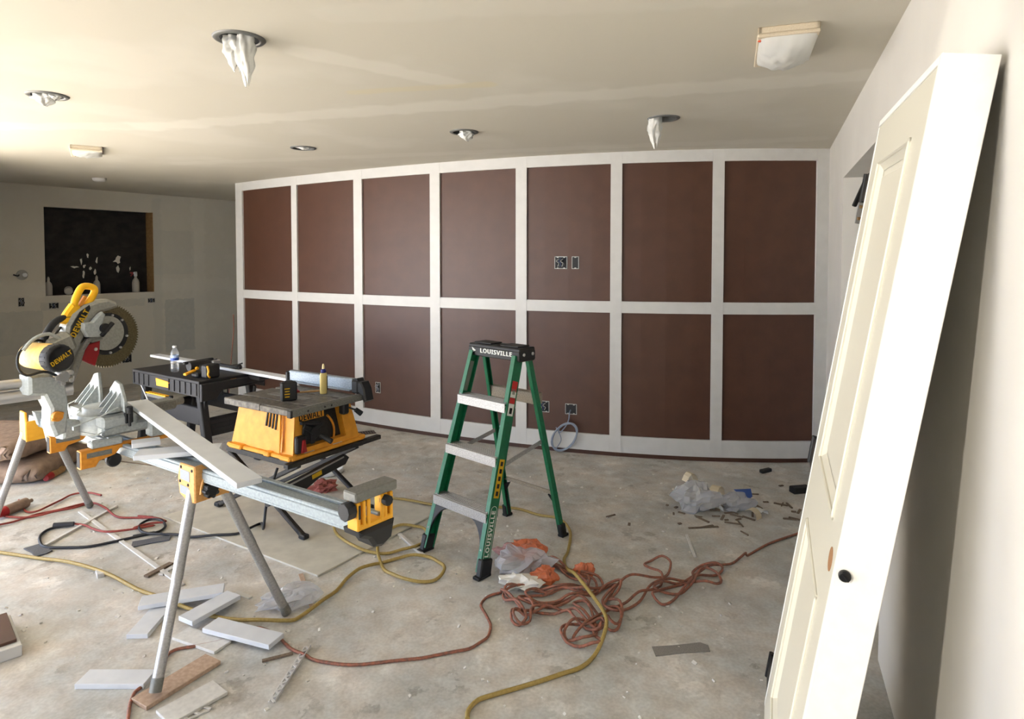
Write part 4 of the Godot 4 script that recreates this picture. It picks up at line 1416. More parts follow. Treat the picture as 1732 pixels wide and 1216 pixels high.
func build_saw_table_things() -> void:
	var f := Transform3D(Basis(Vector3.UP, deg_to_rad(57.6)), Vector3(-1.33, 0.72, -3.89))
	M.glue = mat(Color(0.86, 0.78, 0.50), 0.45)
	M.glue_cap = mat(Color(0.10, 0.12, 0.45), 0.4)
	M.cream = mat(Color(0.90, 0.82, 0.62), 0.5)
	var p := f * Vector3(0.131, 0.002, 0.104)
	var t := thing("glue_bottle", "pale yellow wood glue bottle with blue collar standing on the table saw", "bottle", p, deg_to_rad(40.0))
	var st := new_st()
	lathe(st, Transform3D(Basis.from_scale(Vector3(1.0, 1.0, 0.7)), Vector3.ZERO), [[0.0, 0.001], [0.021, 0.0], [0.023, 0.004], [0.023, 0.118], [0.021, 0.128], [0.012, 0.136]], 24)
	obj("bottle_body", st, M.glue, t)
	st = new_st()
	lathe(st, Transform3D.IDENTITY, [[0.0, 0.131], [0.0165, 0.131], [0.0155, 0.148], [0.009, 0.155]], 20)
	obj("collar", st, M.glue_cap, t)
	st = new_st()
	lathe(st, Transform3D.IDENTITY, [[0.008, 0.15], [0.008, 0.172], [0.004, 0.186], [0.0, 0.187]], 16)
	obj("nozzle", st, M.cream, t)
	st = new_st()
	at_box(st, Vector3(0.0195, 0.066, 0.0), Vector3(0.008, 0.09, 0.022), 0.002)
	obj("label", st, M.print_black, t)
	p = f * Vector3(-0.115, 0.002, 0.085)
	var b := thing("black_case", "small upright black case with yellow print on the table saw's near corner", "case", p, deg_to_rad(30.0))
	st = new_st()
	at_box(st, Vector3(0, 0.057, 0), Vector3(0.092, 0.112, 0.045), 0.008)
	at_box(st, Vector3(0.0, 0.112, 0), Vector3(0.05, 0.012, 0.03), 0.004)
	var cs := obj("case_shell", st, M.plastic, b)
	for k in 4:
		st = new_st()
		at_box(st, Vector3(-0.012, 0.075 - 0.016 * k, 0.0228), Vector3(0.03 - 0.004 * (k % 2), 0.006, 0.001), 0.0)
		obj("print_line", st, M.print_yellow, b)
	p = f * Vector3(0.05, 0.004, -0.02)
	var r := thing("push_stick", "red-tipped push stick lying on the table saw beside the black case", "push stick", p, deg_to_rad(57.6 - 35.0))
	st = new_st()
	prism(st, Transform3D(Basis(Vector3.RIGHT, -PI / 2 + 0.35), Vector3(-0.04, 0.022, 0.0)), v2([[-0.04, 0.03], [0.03, 0.0], [0.04, -0.02], [-0.03, -0.03]]), 0.012, 0.003)
	obj("red_handle", st, M.red, r)
	st = new_st()
	bar(st, Vector3(-0.02, 0.008, 0.005), Vector3(0.16, 0.006, 0.0), 0.02, 0.01, Vector3.UP, 0.002)
	obj("stick", st, M.stud, r)
	# boards lying on the mitre saw stand
	var w := thing("white_plank", "long white plank slanting from the mitre saw down over the stand's near bracket", "board")
	st = new_st()
	var l0 := Vector3(-1.835, 0.856, -3.105)
	var r0 := Vector3(-0.897, 0.792, -2.157)
	bar(st, l0, r0, 0.088, 0.02, Vector3.UP, 0.0015)
	obj("plank", st, M.board_skylit_white, w)
	for k in [["short white board offcut lying on the stand's beam under the slanting plank", Vector3(-1.40, 0.748, -2.66), Vector2(0.32, 0.10), 0.30], ["small white block resting on the beam, leftmost of the pieces there", Vector3(-1.62, 0.746, -2.80), Vector2(0.11, 0.075), 0.55]]:
		var m := thing("white_offcut", k[0], "offcut", k[1], k[3], "")
		st = new_st()
		at_box(st, Vector3.ZERO, Vector3(k[2].x, 0.02, k[2].y), 0.0015)
		obj("board", st, M.board_skylit_white, m)


# where the cords run on the floor: (x, depth)
const RUNS := {
	"orange_left": [Vector2(-1.28, 2.07), Vector2(-1.30, 2.11), Vector2(-1.33, 2.17), Vector2(-1.35, 2.23), Vector2(-1.34, 2.28), Vector2(-1.35, 2.36), Vector2(-1.35, 2.42), Vector2(-1.34, 2.48), Vector2(-1.26, 2.51), Vector2(-1.17, 2.55), Vector2(-1.09, 2.63), Vector2(-1.03, 2.62), Vector2(-0.96, 2.57), Vector2(-0.88, 2.49), Vector2(-0.81, 2.45), Vector2(-0.77, 2.42), Vector2(-0.70, 2.40), Vector2(-0.64, 2.39), Vector2(-0.58, 2.39), Vector2(-0.52, 2.40), Vector2(-0.47, 2.41), Vector2(-0.41, 2.42), Vector2(-0.35, 2.43), Vector2(-0.29, 2.45), Vector2(-0.23, 2.47), Vector2(-0.17, 2.49), Vector2(-0.13, 2.53), Vector2(-0.10, 2.57), Vector2(-0.09, 2.64), Vector2(-0.10, 2.69), Vector2(-0.12, 2.75), Vector2(-0.14, 2.81), Vector2(-0.12, 2.87), Vector2(-0.09, 2.90), Vector2(-0.05, 2.92)],
	"orange_tangle": [Vector2(-0.05, 2.92), Vector2(-0.01, 2.85), Vector2(0.03, 2.79), Vector2(0.06, 2.73), Vector2(0.10, 2.72), Vector2(0.15, 2.76), Vector2(0.18, 2.81), Vector2(0.23, 2.83), Vector2(0.29, 2.84), Vector2(0.33, 2.83), Vector2(0.37, 2.75), Vector2(0.38, 2.67), Vector2(0.37, 2.61), Vector2(0.35, 2.60), Vector2(0.31, 2.63), Vector2(0.27, 2.67), Vector2(0.24, 2.72), Vector2(0.19, 2.73), Vector2(0.12, 2.74), Vector2(0.06, 2.72), Vector2(0.06, 2.67), Vector2(0.03, 2.65), Vector2(-0.00, 2.67), Vector2(0.00, 2.72), Vector2(0.03, 2.74), Vector2(0.06, 2.72), Vector2(0.05, 2.75), Vector2(0.02, 2.80), Vector2(-0.03, 2.84), Vector2(-0.04, 2.90), Vector2(-0.01, 2.92), Vector2(0.05, 2.94), Vector2(0.11, 2.93), Vector2(0.17, 2.91), Vector2(0.24, 2.92), Vector2(0.30, 2.94), Vector2(0.34, 2.92), Vector2(0.36, 2.96), Vector2(0.32, 3.03), Vector2(0.27, 3.10), Vector2(0.21, 3.18), Vector2(0.16, 3.19), Vector2(0.10, 3.15), Vector2(0.04, 3.09), Vector2(0.09, 3.10), Vector2(0.16, 3.15), Vector2(0.22, 3.15), Vector2(0.27, 3.08), Vector2(0.32, 3.01), Vector2(0.38, 3.00), Vector2(0.40, 2.96), Vector2(0.37, 2.91), Vector2(0.31, 2.89), Vector2(0.22, 2.92), Vector2(0.16, 2.89), Vector2(0.09, 2.88), Vector2(0.03, 2.83), Vector2(0.08, 2.79), Vector2(0.17, 2.79), Vector2(0.24, 2.81), Vector2(0.30, 2.84), Vector2(0.37, 2.88), Vector2(0.44, 2.96), Vector2(0.49, 2.96), Vector2(0.46, 2.90), Vector2(0.41, 2.84), Vector2(0.42, 2.79), Vector2(0.46, 2.75), Vector2(0.47, 2.69), Vector2(0.44, 2.62), Vector2(0.40, 2.61), Vector2(0.38, 2.66), Vector2(0.33, 2.64), Vector2(0.28, 2.66), Vector2(0.23, 2.63), Vector2(0.20, 2.57), Vector2(0.22, 2.52), Vector2(0.27, 2.50), Vector2(0.32, 2.49), Vector2(0.36, 2.50), Vector2(0.34, 2.58), Vector2(0.34, 2.66), Vector2(0.31, 2.72), Vector2(0.28, 2.78), Vector2(0.28, 2.83), Vector2(0.32, 2.82), Vector2(0.34, 2.75), Vector2(0.35, 2.67), Vector2(0.35, 2.59), Vector2(0.32, 2.54), Vector2(0.28, 2.52), Vector2(0.25, 2.54), Vector2(0.26, 2.58), Vector2(0.31, 2.63), Vector2(0.38, 2.70), Vector2(0.44, 2.78), Vector2(0.51, 2.81), Vector2(0.58, 2.87), Vector2(0.65, 2.92), Vector2(0.71, 2.99), Vector2(0.73, 3.07), Vector2(0.68, 3.10), Vector2(0.67, 3.18), Vector2(0.71, 3.22), Vector2(0.77, 3.23), Vector2(0.80, 3.17), Vector2(0.76, 3.08), Vector2(0.69, 3.04), Vector2(0.58, 3.03), Vector2(0.51, 2.98), Vector2(0.44, 2.87), Vector2(0.41, 2.78), Vector2(0.44, 2.72), Vector2(0.50, 2.76), Vector2(0.58, 2.84), Vector2(0.65, 2.94), Vector2(0.74, 3.00), Vector2(0.83, 3.02), Vector2(0.88, 3.04), Vector2(0.94, 3.10), Vector2(1.00, 3.08), Vector2(1.01, 3.03), Vector2(0.97, 2.97), Vector2(0.91, 2.97), Vector2(0.85, 2.99), Vector2(0.76, 2.97), Vector2(0.67, 2.89), Vector2(0.64, 2.86), Vector2(0.67, 2.81), Vector2(0.73, 2.84), Vector2(0.81, 2.93), Vector2(0.87, 3.02), Vector2(0.90, 3.12), Vector2(0.96, 3.16), Vector2(1.02, 3.15), Vector2(1.05, 3.13), Vector2(1.00, 3.08), Vector2(0.90, 3.04), Vector2(0.86, 2.97), Vector2(0.78, 2.90), Vector2(0.71, 2.91), Vector2(0.66, 2.92), Vector2(0.72, 2.98), Vector2(0.80, 3.00), Vector2(0.90, 3.07), Vector2(0.98, 3.12), Vector2(1.06, 3.16), Vector2(1.13, 3.21), Vector2(1.22, 3.28)],
	"orange_far": [Vector2(1.23, 3.29), Vector2(1.40, 3.43), Vector2(1.60, 3.55), Vector2(1.81, 3.67)],
	"hose_left": [Vector2(-2.84, 3.34), Vector2(-2.71, 3.32), Vector2(-2.47, 3.26), Vector2(-2.24, 3.19), Vector2(-1.99, 3.08), Vector2(-1.75, 2.94), Vector2(-1.61, 2.87), Vector2(-1.50, 2.80), Vector2(-1.43, 2.77), Vector2(-1.30, 2.72), Vector2(-1.18, 2.68), Vector2(-1.07, 2.67), Vector2(-0.95, 2.68), Vector2(-0.92, 2.71), Vector2(-0.88, 2.77), Vector2(-0.85, 2.84), Vector2(-0.82, 2.93), Vector2(-0.80, 3.04), Vector2(-0.76, 3.12), Vector2(-0.71, 3.17), Vector2(-0.66, 3.21), Vector2(-0.58, 3.25), Vector2(-0.51, 3.27), Vector2(-0.43, 3.26), Vector2(-0.38, 3.22), Vector2(-0.34, 3.15), Vector2(-0.34, 3.08), Vector2(-0.37, 3.03), Vector2(-0.43, 3.01), Vector2(-0.51, 3.02), Vector2(-0.58, 3.07), Vector2(-0.64, 3.14), Vector2(-0.69, 3.26), Vector2(-0.72, 3.37), Vector2(-0.72, 3.48), Vector2(-0.70, 3.58), Vector2(-0.64, 3.63), Vector2(-0.56, 3.63), Vector2(-0.50, 3.61), Vector2(-0.47, 3.48), Vector2(-0.51, 3.38), Vector2(-0.58, 3.34), Vector2(-0.66, 3.31), Vector2(-0.75, 3.32), Vector2(-0.84, 3.35), Vector2(-0.94, 3.46), Vector2(-1.00, 3.56), Vector2(-1.04, 3.67)],
	"hose_right": [Vector2(-0.82, 4.07), Vector2(-0.66, 4.03), Vector2(-0.52, 3.99), Vector2(-0.39, 3.96), Vector2(-0.01, 3.93), Vector2(0.16, 3.82), Vector2(0.28, 3.76), Vector2(0.33, 3.59), Vector2(0.30, 3.35), Vector2(0.27, 3.25), Vector2(0.27, 3.17), Vector2(0.28, 3.07), Vector2(0.30, 2.99), Vector2(0.34, 2.86), Vector2(0.37, 2.75), Vector2(0.39, 2.66), Vector2(0.39, 2.58), Vector2(0.36, 2.50), Vector2(0.32, 2.44), Vector2(0.26, 2.37), Vector2(0.18, 2.33), Vector2(0.10, 2.29), Vector2(0.01, 2.25), Vector2(-0.06, 2.22), Vector2(-0.12, 2.19), Vector2(-0.15, 2.14), Vector2(-0.15, 2.10)],
	"black": [Vector2(-2.64, 3.64), Vector2(-2.66, 3.60), Vector2(-2.64, 3.52), Vector2(-2.58, 3.44), Vector2(-2.52, 3.39), Vector2(-2.44, 3.38), Vector2(-2.29, 3.39), Vector2(-2.20, 3.44), Vector2(-2.12, 3.50), Vector2(-2.03, 3.57), Vector2(-2.12, 3.52), Vector2(-2.06, 3.55), Vector2(-2.01, 3.58), Vector2(-2.01, 3.65), Vector2(-2.08, 3.73), Vector2(-2.15, 3.73), Vector2(-2.16, 3.65), Vector2(-2.10, 3.57), Vector2(-2.02, 3.54), Vector2(-1.88, 3.53), Vector2(-1.80, 3.51), Vector2(-1.66, 3.51), Vector2(-1.54, 3.53), Vector2(-1.49, 3.58), Vector2(-1.46, 3.67)],
	"red_a": [Vector2(-3.01, 3.64), Vector2(-2.98, 3.67), Vector2(-2.94, 3.72), Vector2(-2.89, 3.83), Vector2(-2.80, 3.89), Vector2(-2.74, 3.96), Vector2(-2.70, 4.01), Vector2(-2.64, 4.00), Vector2(-2.53, 3.92), Vector2(-2.38, 3.79), Vector2(-2.28, 3.78), Vector2(-2.15, 3.78), Vector2(-2.25, 3.79), Vector2(-2.13, 3.77), Vector2(-2.05, 3.73)],
	"red_b": [Vector2(-3.14, 3.83), Vector2(-3.09, 3.80), Vector2(-2.94, 3.78), Vector2(-2.85, 3.81), Vector2(-2.80, 3.86), Vector2(-2.73, 3.92), Vector2(-2.70, 3.98)],
	"red_c": [Vector2(-3.16, 4.04), Vector2(-3.06, 3.94), Vector2(-2.97, 3.86), Vector2(-2.91, 3.86), Vector2(-2.90, 3.94), Vector2(-2.90, 4.06), Vector2(-2.89, 4.15), Vector2(-2.80, 4.17), Vector2(-2.69, 4.13)],
	"red_d": [Vector2(-2.57, 3.68), Vector2(-2.48, 3.66), Vector2(-2.39, 3.60), Vector2(-2.29, 3.56), Vector2(-2.18, 3.60), Vector2(-2.08, 3.66), Vector2(-2.17, 3.61), Vector2(-2.12, 3.67), Vector2(-2.04, 3.70)],
}


func run_pts(key: String, y: float, wave := 0.0, sd := 0.0) -> Array:
	var out := []
	var i := 0
	for p in RUNS[key]:
		var on_sheet := (Vector2(p.x, -p.y) - Vector2(-1.272, -3.84)).rotated(deg_to_rad(-32.2))
		var lift := 0.0108 if absf(on_sheet.x) < 0.69 and absf(on_sheet.y) < 0.49 else 0.0
		out.append(Vector3(p.x, y + lift + wave * (0.5 + 0.5 * sin(i * 1.7 + sd)), -p.y))
		i += 1
	return out


func crumple(st: SurfaceTool, c: Vector3, r: Vector3, rough: float, freq: float, sd: int, seg := 22) -> void:
	var n := FastNoiseLite.new()
	n.seed = sd
	n.frequency = freq
	n.fractal_octaves = 3
	var rings := seg / 2
	var grid := []
	for i in rings + 1:
		var row := []
		var a := PI * i / rings
		for k in seg:
			var b := TAU * k / seg
			var d := Vector3(sin(a) * cos(b), cos(a), sin(a) * sin(b))
			var f := 1.0 + rough * n.get_noise_3dv(d * 10.0)
			var p := c + Vector3(d.x * r.x, d.y * r.y, d.z * r.z) * f
			row.append(p)
		grid.append(row)
	for i in rings:
		for k in seg:
			var k2 := (k + 1) % seg
			var q: Vector3 = grid[i][k]
			st.set_smooth_group(-1 if rough > 0.35 else 3)
			face(st, [grid[i][k], grid[i][k2], grid[i + 1][k2]], c)
			face(st, [grid[i][k], grid[i + 1][k2], grid[i + 1][k]], c)


func build_floor_boards() -> void:
	M.mdf = mottled(Color(0.66, 0.56, 0.475), Color(0.75, 0.65, 0.565), 0.03, 3.0, 0.75, 0.0, 81)
	M.board_grey = mottled(Color(0.79, 0.785, 0.77), Color(0.85, 0.845, 0.825), 0.02, 3.0, 0.7, 0.0, 82)
	M.wood_dull = mottled(Color(0.40, 0.345, 0.29), Color(0.52, 0.455, 0.385), 0.04, 4.0, 0.8, 0.0, 87)
	var list := [
		["white board offcut lying across the top of the scattered pile, longest of its boards", Vector3(-1.488, 0.034, -2.835), Vector3(0.34, 0.02, 0.092), 20.0, "trim"],
		["white board offcut half under the topmost long one, pointing towards the camera", Vector3(-1.545, 0.0105, -2.675), Vector3(0.085, 0.02, 0.22), 4.0, "trim"],
		["white board offcut lying diagonally between the longest one and the grey-backed one", Vector3(-1.319, 0.034, -2.742), Vector3(0.24, 0.02, 0.09), 62.0, "trim"],
		["grey-backed board offcut lying under the two white ones, near the tripod leg", Vector3(-1.264, 0.0065, -2.548), Vector3(0.24, 0.012, 0.085), -24.0, "grey"],
		["white board offcut at the pile's right, pointing to the perforated strip", Vector3(-1.102, 0.028, -2.562), Vector3(0.088, 0.02, 0.34), 70.0, "trim"],
		["bare brown wooden board offcut under the stand's nearest leg", Vector3(-1.228, 0.0085, -2.295), Vector3(0.09, 0.016, 0.29), -29.0, "mdf"],
		["pale grey thin board offcut beside the bare brown one", Vector3(-1.118, 0.0065, -2.182), Vector3(0.105, 0.012, 0.20), -37.7, "grey"],
		["white board offcut left of the stand's nearest leg, lying alone", Vector3(-1.458, 0.0105, -2.30), Vector3(0.25, 0.02, 0.085), 0.0, "trim"]]
	for k in list:
		var m: Material = M.board_skylit_white if k[4] == "trim" else M.mdf if k[4] == "mdf" else M.board_grey
		var st := new_st()
		box(st, Transform3D.IDENTITY, k[2], 0.0015)
		var o := obj("board_offcut", st, m)
		o.position = k[1]
		o.rotation.y = deg_to_rad(k[3])
		tag(o, k[0], "offcut", "board offcuts scattered under the saw stand")
	# stack at the left edge, one corner in view
	var stack := thing("panel_stack", "white board stack topped with a dark brown panel, cut by the left edge", "stack", Vector3(-2.135, 0.0, -2.455), deg_to_rad(45.0))
	var st := new_st()
	at_box(st, Vector3(0, 0.0235, 0), Vector3(0.30, 0.045, 0.30), 0.002)
	obj("white_board", st, M.trim, stack)
	st = new_st()
	at_box(st, Vector3(-0.012, 0.052, -0.02), Vector3(0.30, 0.012, 0.27), 0.0015)
	obj("brown_panel", st, M.brown, stack)
	var e: MeshInstance3D
	var reg := thing("floor_register", "small brownish metal floor register by the panelled wall behind the table saw", "floor vent", Vector3(-1.345, 0.0, -5.66), deg_to_rad(24.0))
	st = new_st()
	at_box(st, Vector3(0, 0.003, 0), Vector3(0.24, 0.005, 0.11), 0.001)
	obj("plate", st, mat(Color(0.36, 0.29, 0.24), 0.5, 0.3), reg)
	for k in 9:
		st = new_st()
		at_box(st, Vector3(-0.09 + 0.0225 * k, 0.006, 0), Vector3(0.006, 0.002, 0.08), 0.0005)
		obj("slot", st, M.dark, reg)  # dark bars on the plate in place of shaded gaps
	# plasterboard sheet
	st = new_st()
	box(st, Transform3D.IDENTITY, Vector3(1.36, 0.010, 0.955), 0.0015)
	e = obj("plasterboard_sheet", st, mottled(Color(0.73, 0.715, 0.665), Color(0.79, 0.775, 0.72), 0.02, 0.8, 0.8, 0.0, 83))
	e.position = Vector3(-1.272, 0.0055, -3.84); e.rotation.y = deg_to_rad(-32.2)
	tag(e, "grey plasterboard sheet lying flat under the table saw stand", "sheet")
	# sticks and strips
	var sticks := [
		["thin pale wood stick crossing the longer stick near the far tripod foot", Vector2(-2.53, 3.41), Vector2(-2.485, 3.96), 0.02, 0.012, "grey"],
		["longest pale wood strip running from the far tripod foot to the offcut pile", Vector2(-2.66, 3.88), Vector2(-1.57, 2.99), 0.022, 0.008, "grey"],
		["thin white stick leaning over the yellow hose by the ladder's left foot", Vector2(-0.638, 3.554), Vector2(-0.449, 3.269), 0.02, 0.012, "trim"],
		["tan wood stick lying between the plasterboard sheet and the yellow hose", Vector2(-1.043, 3.10), Vector2(-0.892, 2.80), 0.022, 0.006, "mdf"],
		["short dark wood sliver beside the perforated strip", Vector2(-0.966, 2.415), Vector2(-0.864, 2.463), 0.014, 0.008, "stud"],
		["short brown splinter standing by the white scrap above the longest board offcut", Vector2(-1.79, 3.07), Vector2(-1.74, 3.21), 0.03, 0.010, "stud"],
		["short white scrap beside the brown splinter above the longest board offcut", Vector2(-1.73, 3.09), Vector2(-1.70, 3.21), 0.028, 0.008, "trim"],
		["small white chip right of the longest board offcut", Vector2(-1.29, 2.93), Vector2(-1.20, 2.88), 0.022, 0.006, "trim"],
		["white sliver lying beside the yellow hose near the left", Vector2(-2.06, 3.13), Vector2(-2.01, 3.07), 0.03, 0.02, "trim"],
		["grey lath lying on the floor right of the orange cord pile, far one", Vector2(0.985, 3.55), Vector2(0.955, 3.28), 0.014, 0.006, "grey"],
		["dark lath lying in front of the rubbish heap near the panelled wall", Vector2(1.02, 3.64), Vector2(1.20, 3.66), 0.014, 0.006, "stud"]]
	for k in sticks:
		st = new_st()
		var a := Vector3(k[1].x, k[4] / 2 + 0.0008, -k[1].y)
		var b := Vector3(k[2].x, k[4] / 2 + 0.0008, -k[2].y)
		bar(st, Vector3(0, 0, -a.distance_to(b) / 2), Vector3(0, 0, a.distance_to(b) / 2), k[3], k[4], Vector3.UP, 0.001)
		var m: Material = {"mdf": M.mdf, "grey": M.board_grey, "trim": M.trim, "stud": M.wood_dull}[k[5]]
		var o := obj("wood_stick", st, m)
		o.position = (a + b) / 2
		o.rotation.y = atan2(b.x - a.x, b.z - a.z)
		tag(o, k[0], "stick", "loose sticks on the floor")
	# perforated corner strip: two rails joined by cross pieces
	var pa := Vector3(-0.842, 0.006, -2.185)
	var pb := Vector3(-0.818, 0.006, -2.505)
	var ps := thing("perforated_strip", "white perforated metal strip lying on the floor right of the offcut pile", "strip", (pa + pb) / 2, atan2(pb.x - pa.x, pb.z - pa.z))
	st = new_st()
	for x in [-0.011, 0.011]:
		at_box(st, Vector3(x, 0, 0), Vector3(0.006, 0.004, 0.32), 0.0005)
	for k in 17:
		box(st, Transform3D(Basis(Vector3.UP, 0.7 if k % 2 else -0.7), Vector3(0, 0, -0.152 + 0.019 * k)), Vector3(0.024, 0.004, 0.008), 0.0005)
	bar(st, Vector3(-0.013, 0.004, -0.16), Vector3(-0.013, 0.004, 0.16), 0.002, 0.012, Vector3.UP, 0.0)
	obj("lattice", st, M.trim, ps)
	var bk := thing("plastic_bracket", "small white plastic bracket with two triangular holes by the pale grey board", "bracket", Vector3(-1.085, 0.003, -2.135), deg_to_rad(42.0))
	st = new_st()
	at_box(st, Vector3(0, 0, 0.018), Vector3(0.08, 0.006, 0.008), 0.001)
	at_box(st, Vector3(0, 0, -0.018), Vector3(0.08, 0.006, 0.014), 0.001)
	for x in [-0.037, 0.0, 0.037]:
		box(st, Transform3D(Basis(Vector3.UP, 0.5), Vector3(x, 0, 0)), Vector3(0.009, 0.006, 0.038), 0.001)
	obj("frame", st, M.trim, bk)
	# tape scraps and a worn grey strip
	var tape := mottled(Color(0.30, 0.31, 0.34), Color(0.42, 0.43, 0.45), 0.05, 6.0, 0.6, 0.0, 85)
	for k in [["dark crumpled tape scrap inside the black cable's loop at left", Vector3(-2.53, 0.004, -3.36), Vector3(0.17, 0.006, 0.08), -35.0], ["dark tape scrap under the small coil of black cable", Vector3(-1.99, 0.004, -3.47), Vector3(0.19, 0.006, 0.075), 30.0], ["worn grey tape strip lying alone near the leaning door", Vector3(0.675, 0.002, -2.495), Vector3(0.235, 0.003, 0.062), 8.0]]:
		st = new_st()
		var sz: Vector3 = k[2]
		prism(st, Transform3D(Basis(Vector3.RIGHT, -PI / 2), Vector3.ZERO), v2([[-sz.x / 2, -sz.z * 0.5], [0.0, -sz.z * 0.42], [sz.x * 0.46, -sz.z * 0.5], [sz.x * 0.5, sz.z * 0.12], [sz.x * 0.40, sz.z * 0.5], [-sz.x * 0.1, sz.z * 0.44], [-sz.x * 0.47, sz.z * 0.5]]), sz.y, 0.0005)
		var o2 := obj("tape_scrap", st, tape if k[1].x < 0.0 else mottled(Color(0.47, 0.455, 0.44), Color(0.57, 0.555, 0.535), 0.05, 6.0, 0.7, 0.0, 88))
		o2.position = k[1]; o2.rotation.y = deg_to_rad(k[3])
		tag(o2, k[0], "tape")
	# white lid and red rag under the saw
	var lid := thing("bucket_lid", "white round plastic lid on the floor behind the table saw stand", "lid", Vector3(-1.36, 0.0, -4.62))
	st = new_st()
	lathe(st, Transform3D.IDENTITY, [[0.0, 0.0], [0.115, 0.0], [0.125, 0.006], [0.125, 0.03], [0.118, 0.034], [0.112, 0.026], [0.0, 0.024]], 36)
	obj("rim", st, M.cap_white, lid)
	st = new_st()
	crumple(st, Vector3(0, 0.035, 0), Vector3(0.085, 0.04, 0.06), 0.9, 0.12, 3)
	var rag := obj("red_rag", st, mottled(Color(0.52, 0.26, 0.22), Color(0.66, 0.40, 0.36), 0.05, 4.0, 0.8, 0.0, 86))
	rag.position = Vector3(-1.26, 0.0, -4.22)
	tag(rag, "crumpled dull red rag on the floor right of the table saw stand", "rag")
	# dark blocks by the doorway
	for k in [["black plastic block lying by the leaning door, nearer one", Vector3(1.925, 0.021, -4.215), Vector3(0.13, 0.042, 0.06), 12.0], ["small black wedge lying near the baseboard of the panelled wall", Vector3(1.855, 0.013, -4.62), Vector3(0.10, 0.025, 0.035), 28.0]]:
		st = new_st()
		box(st, Transform3D.IDENTITY, k[2], 0.005)
		var o3 := obj("black_block", st, M.plastic)
		o3.position = k[1]; o3.rotation.y = deg_to_rad(k[3])
		tag(o3, k[0], "block")


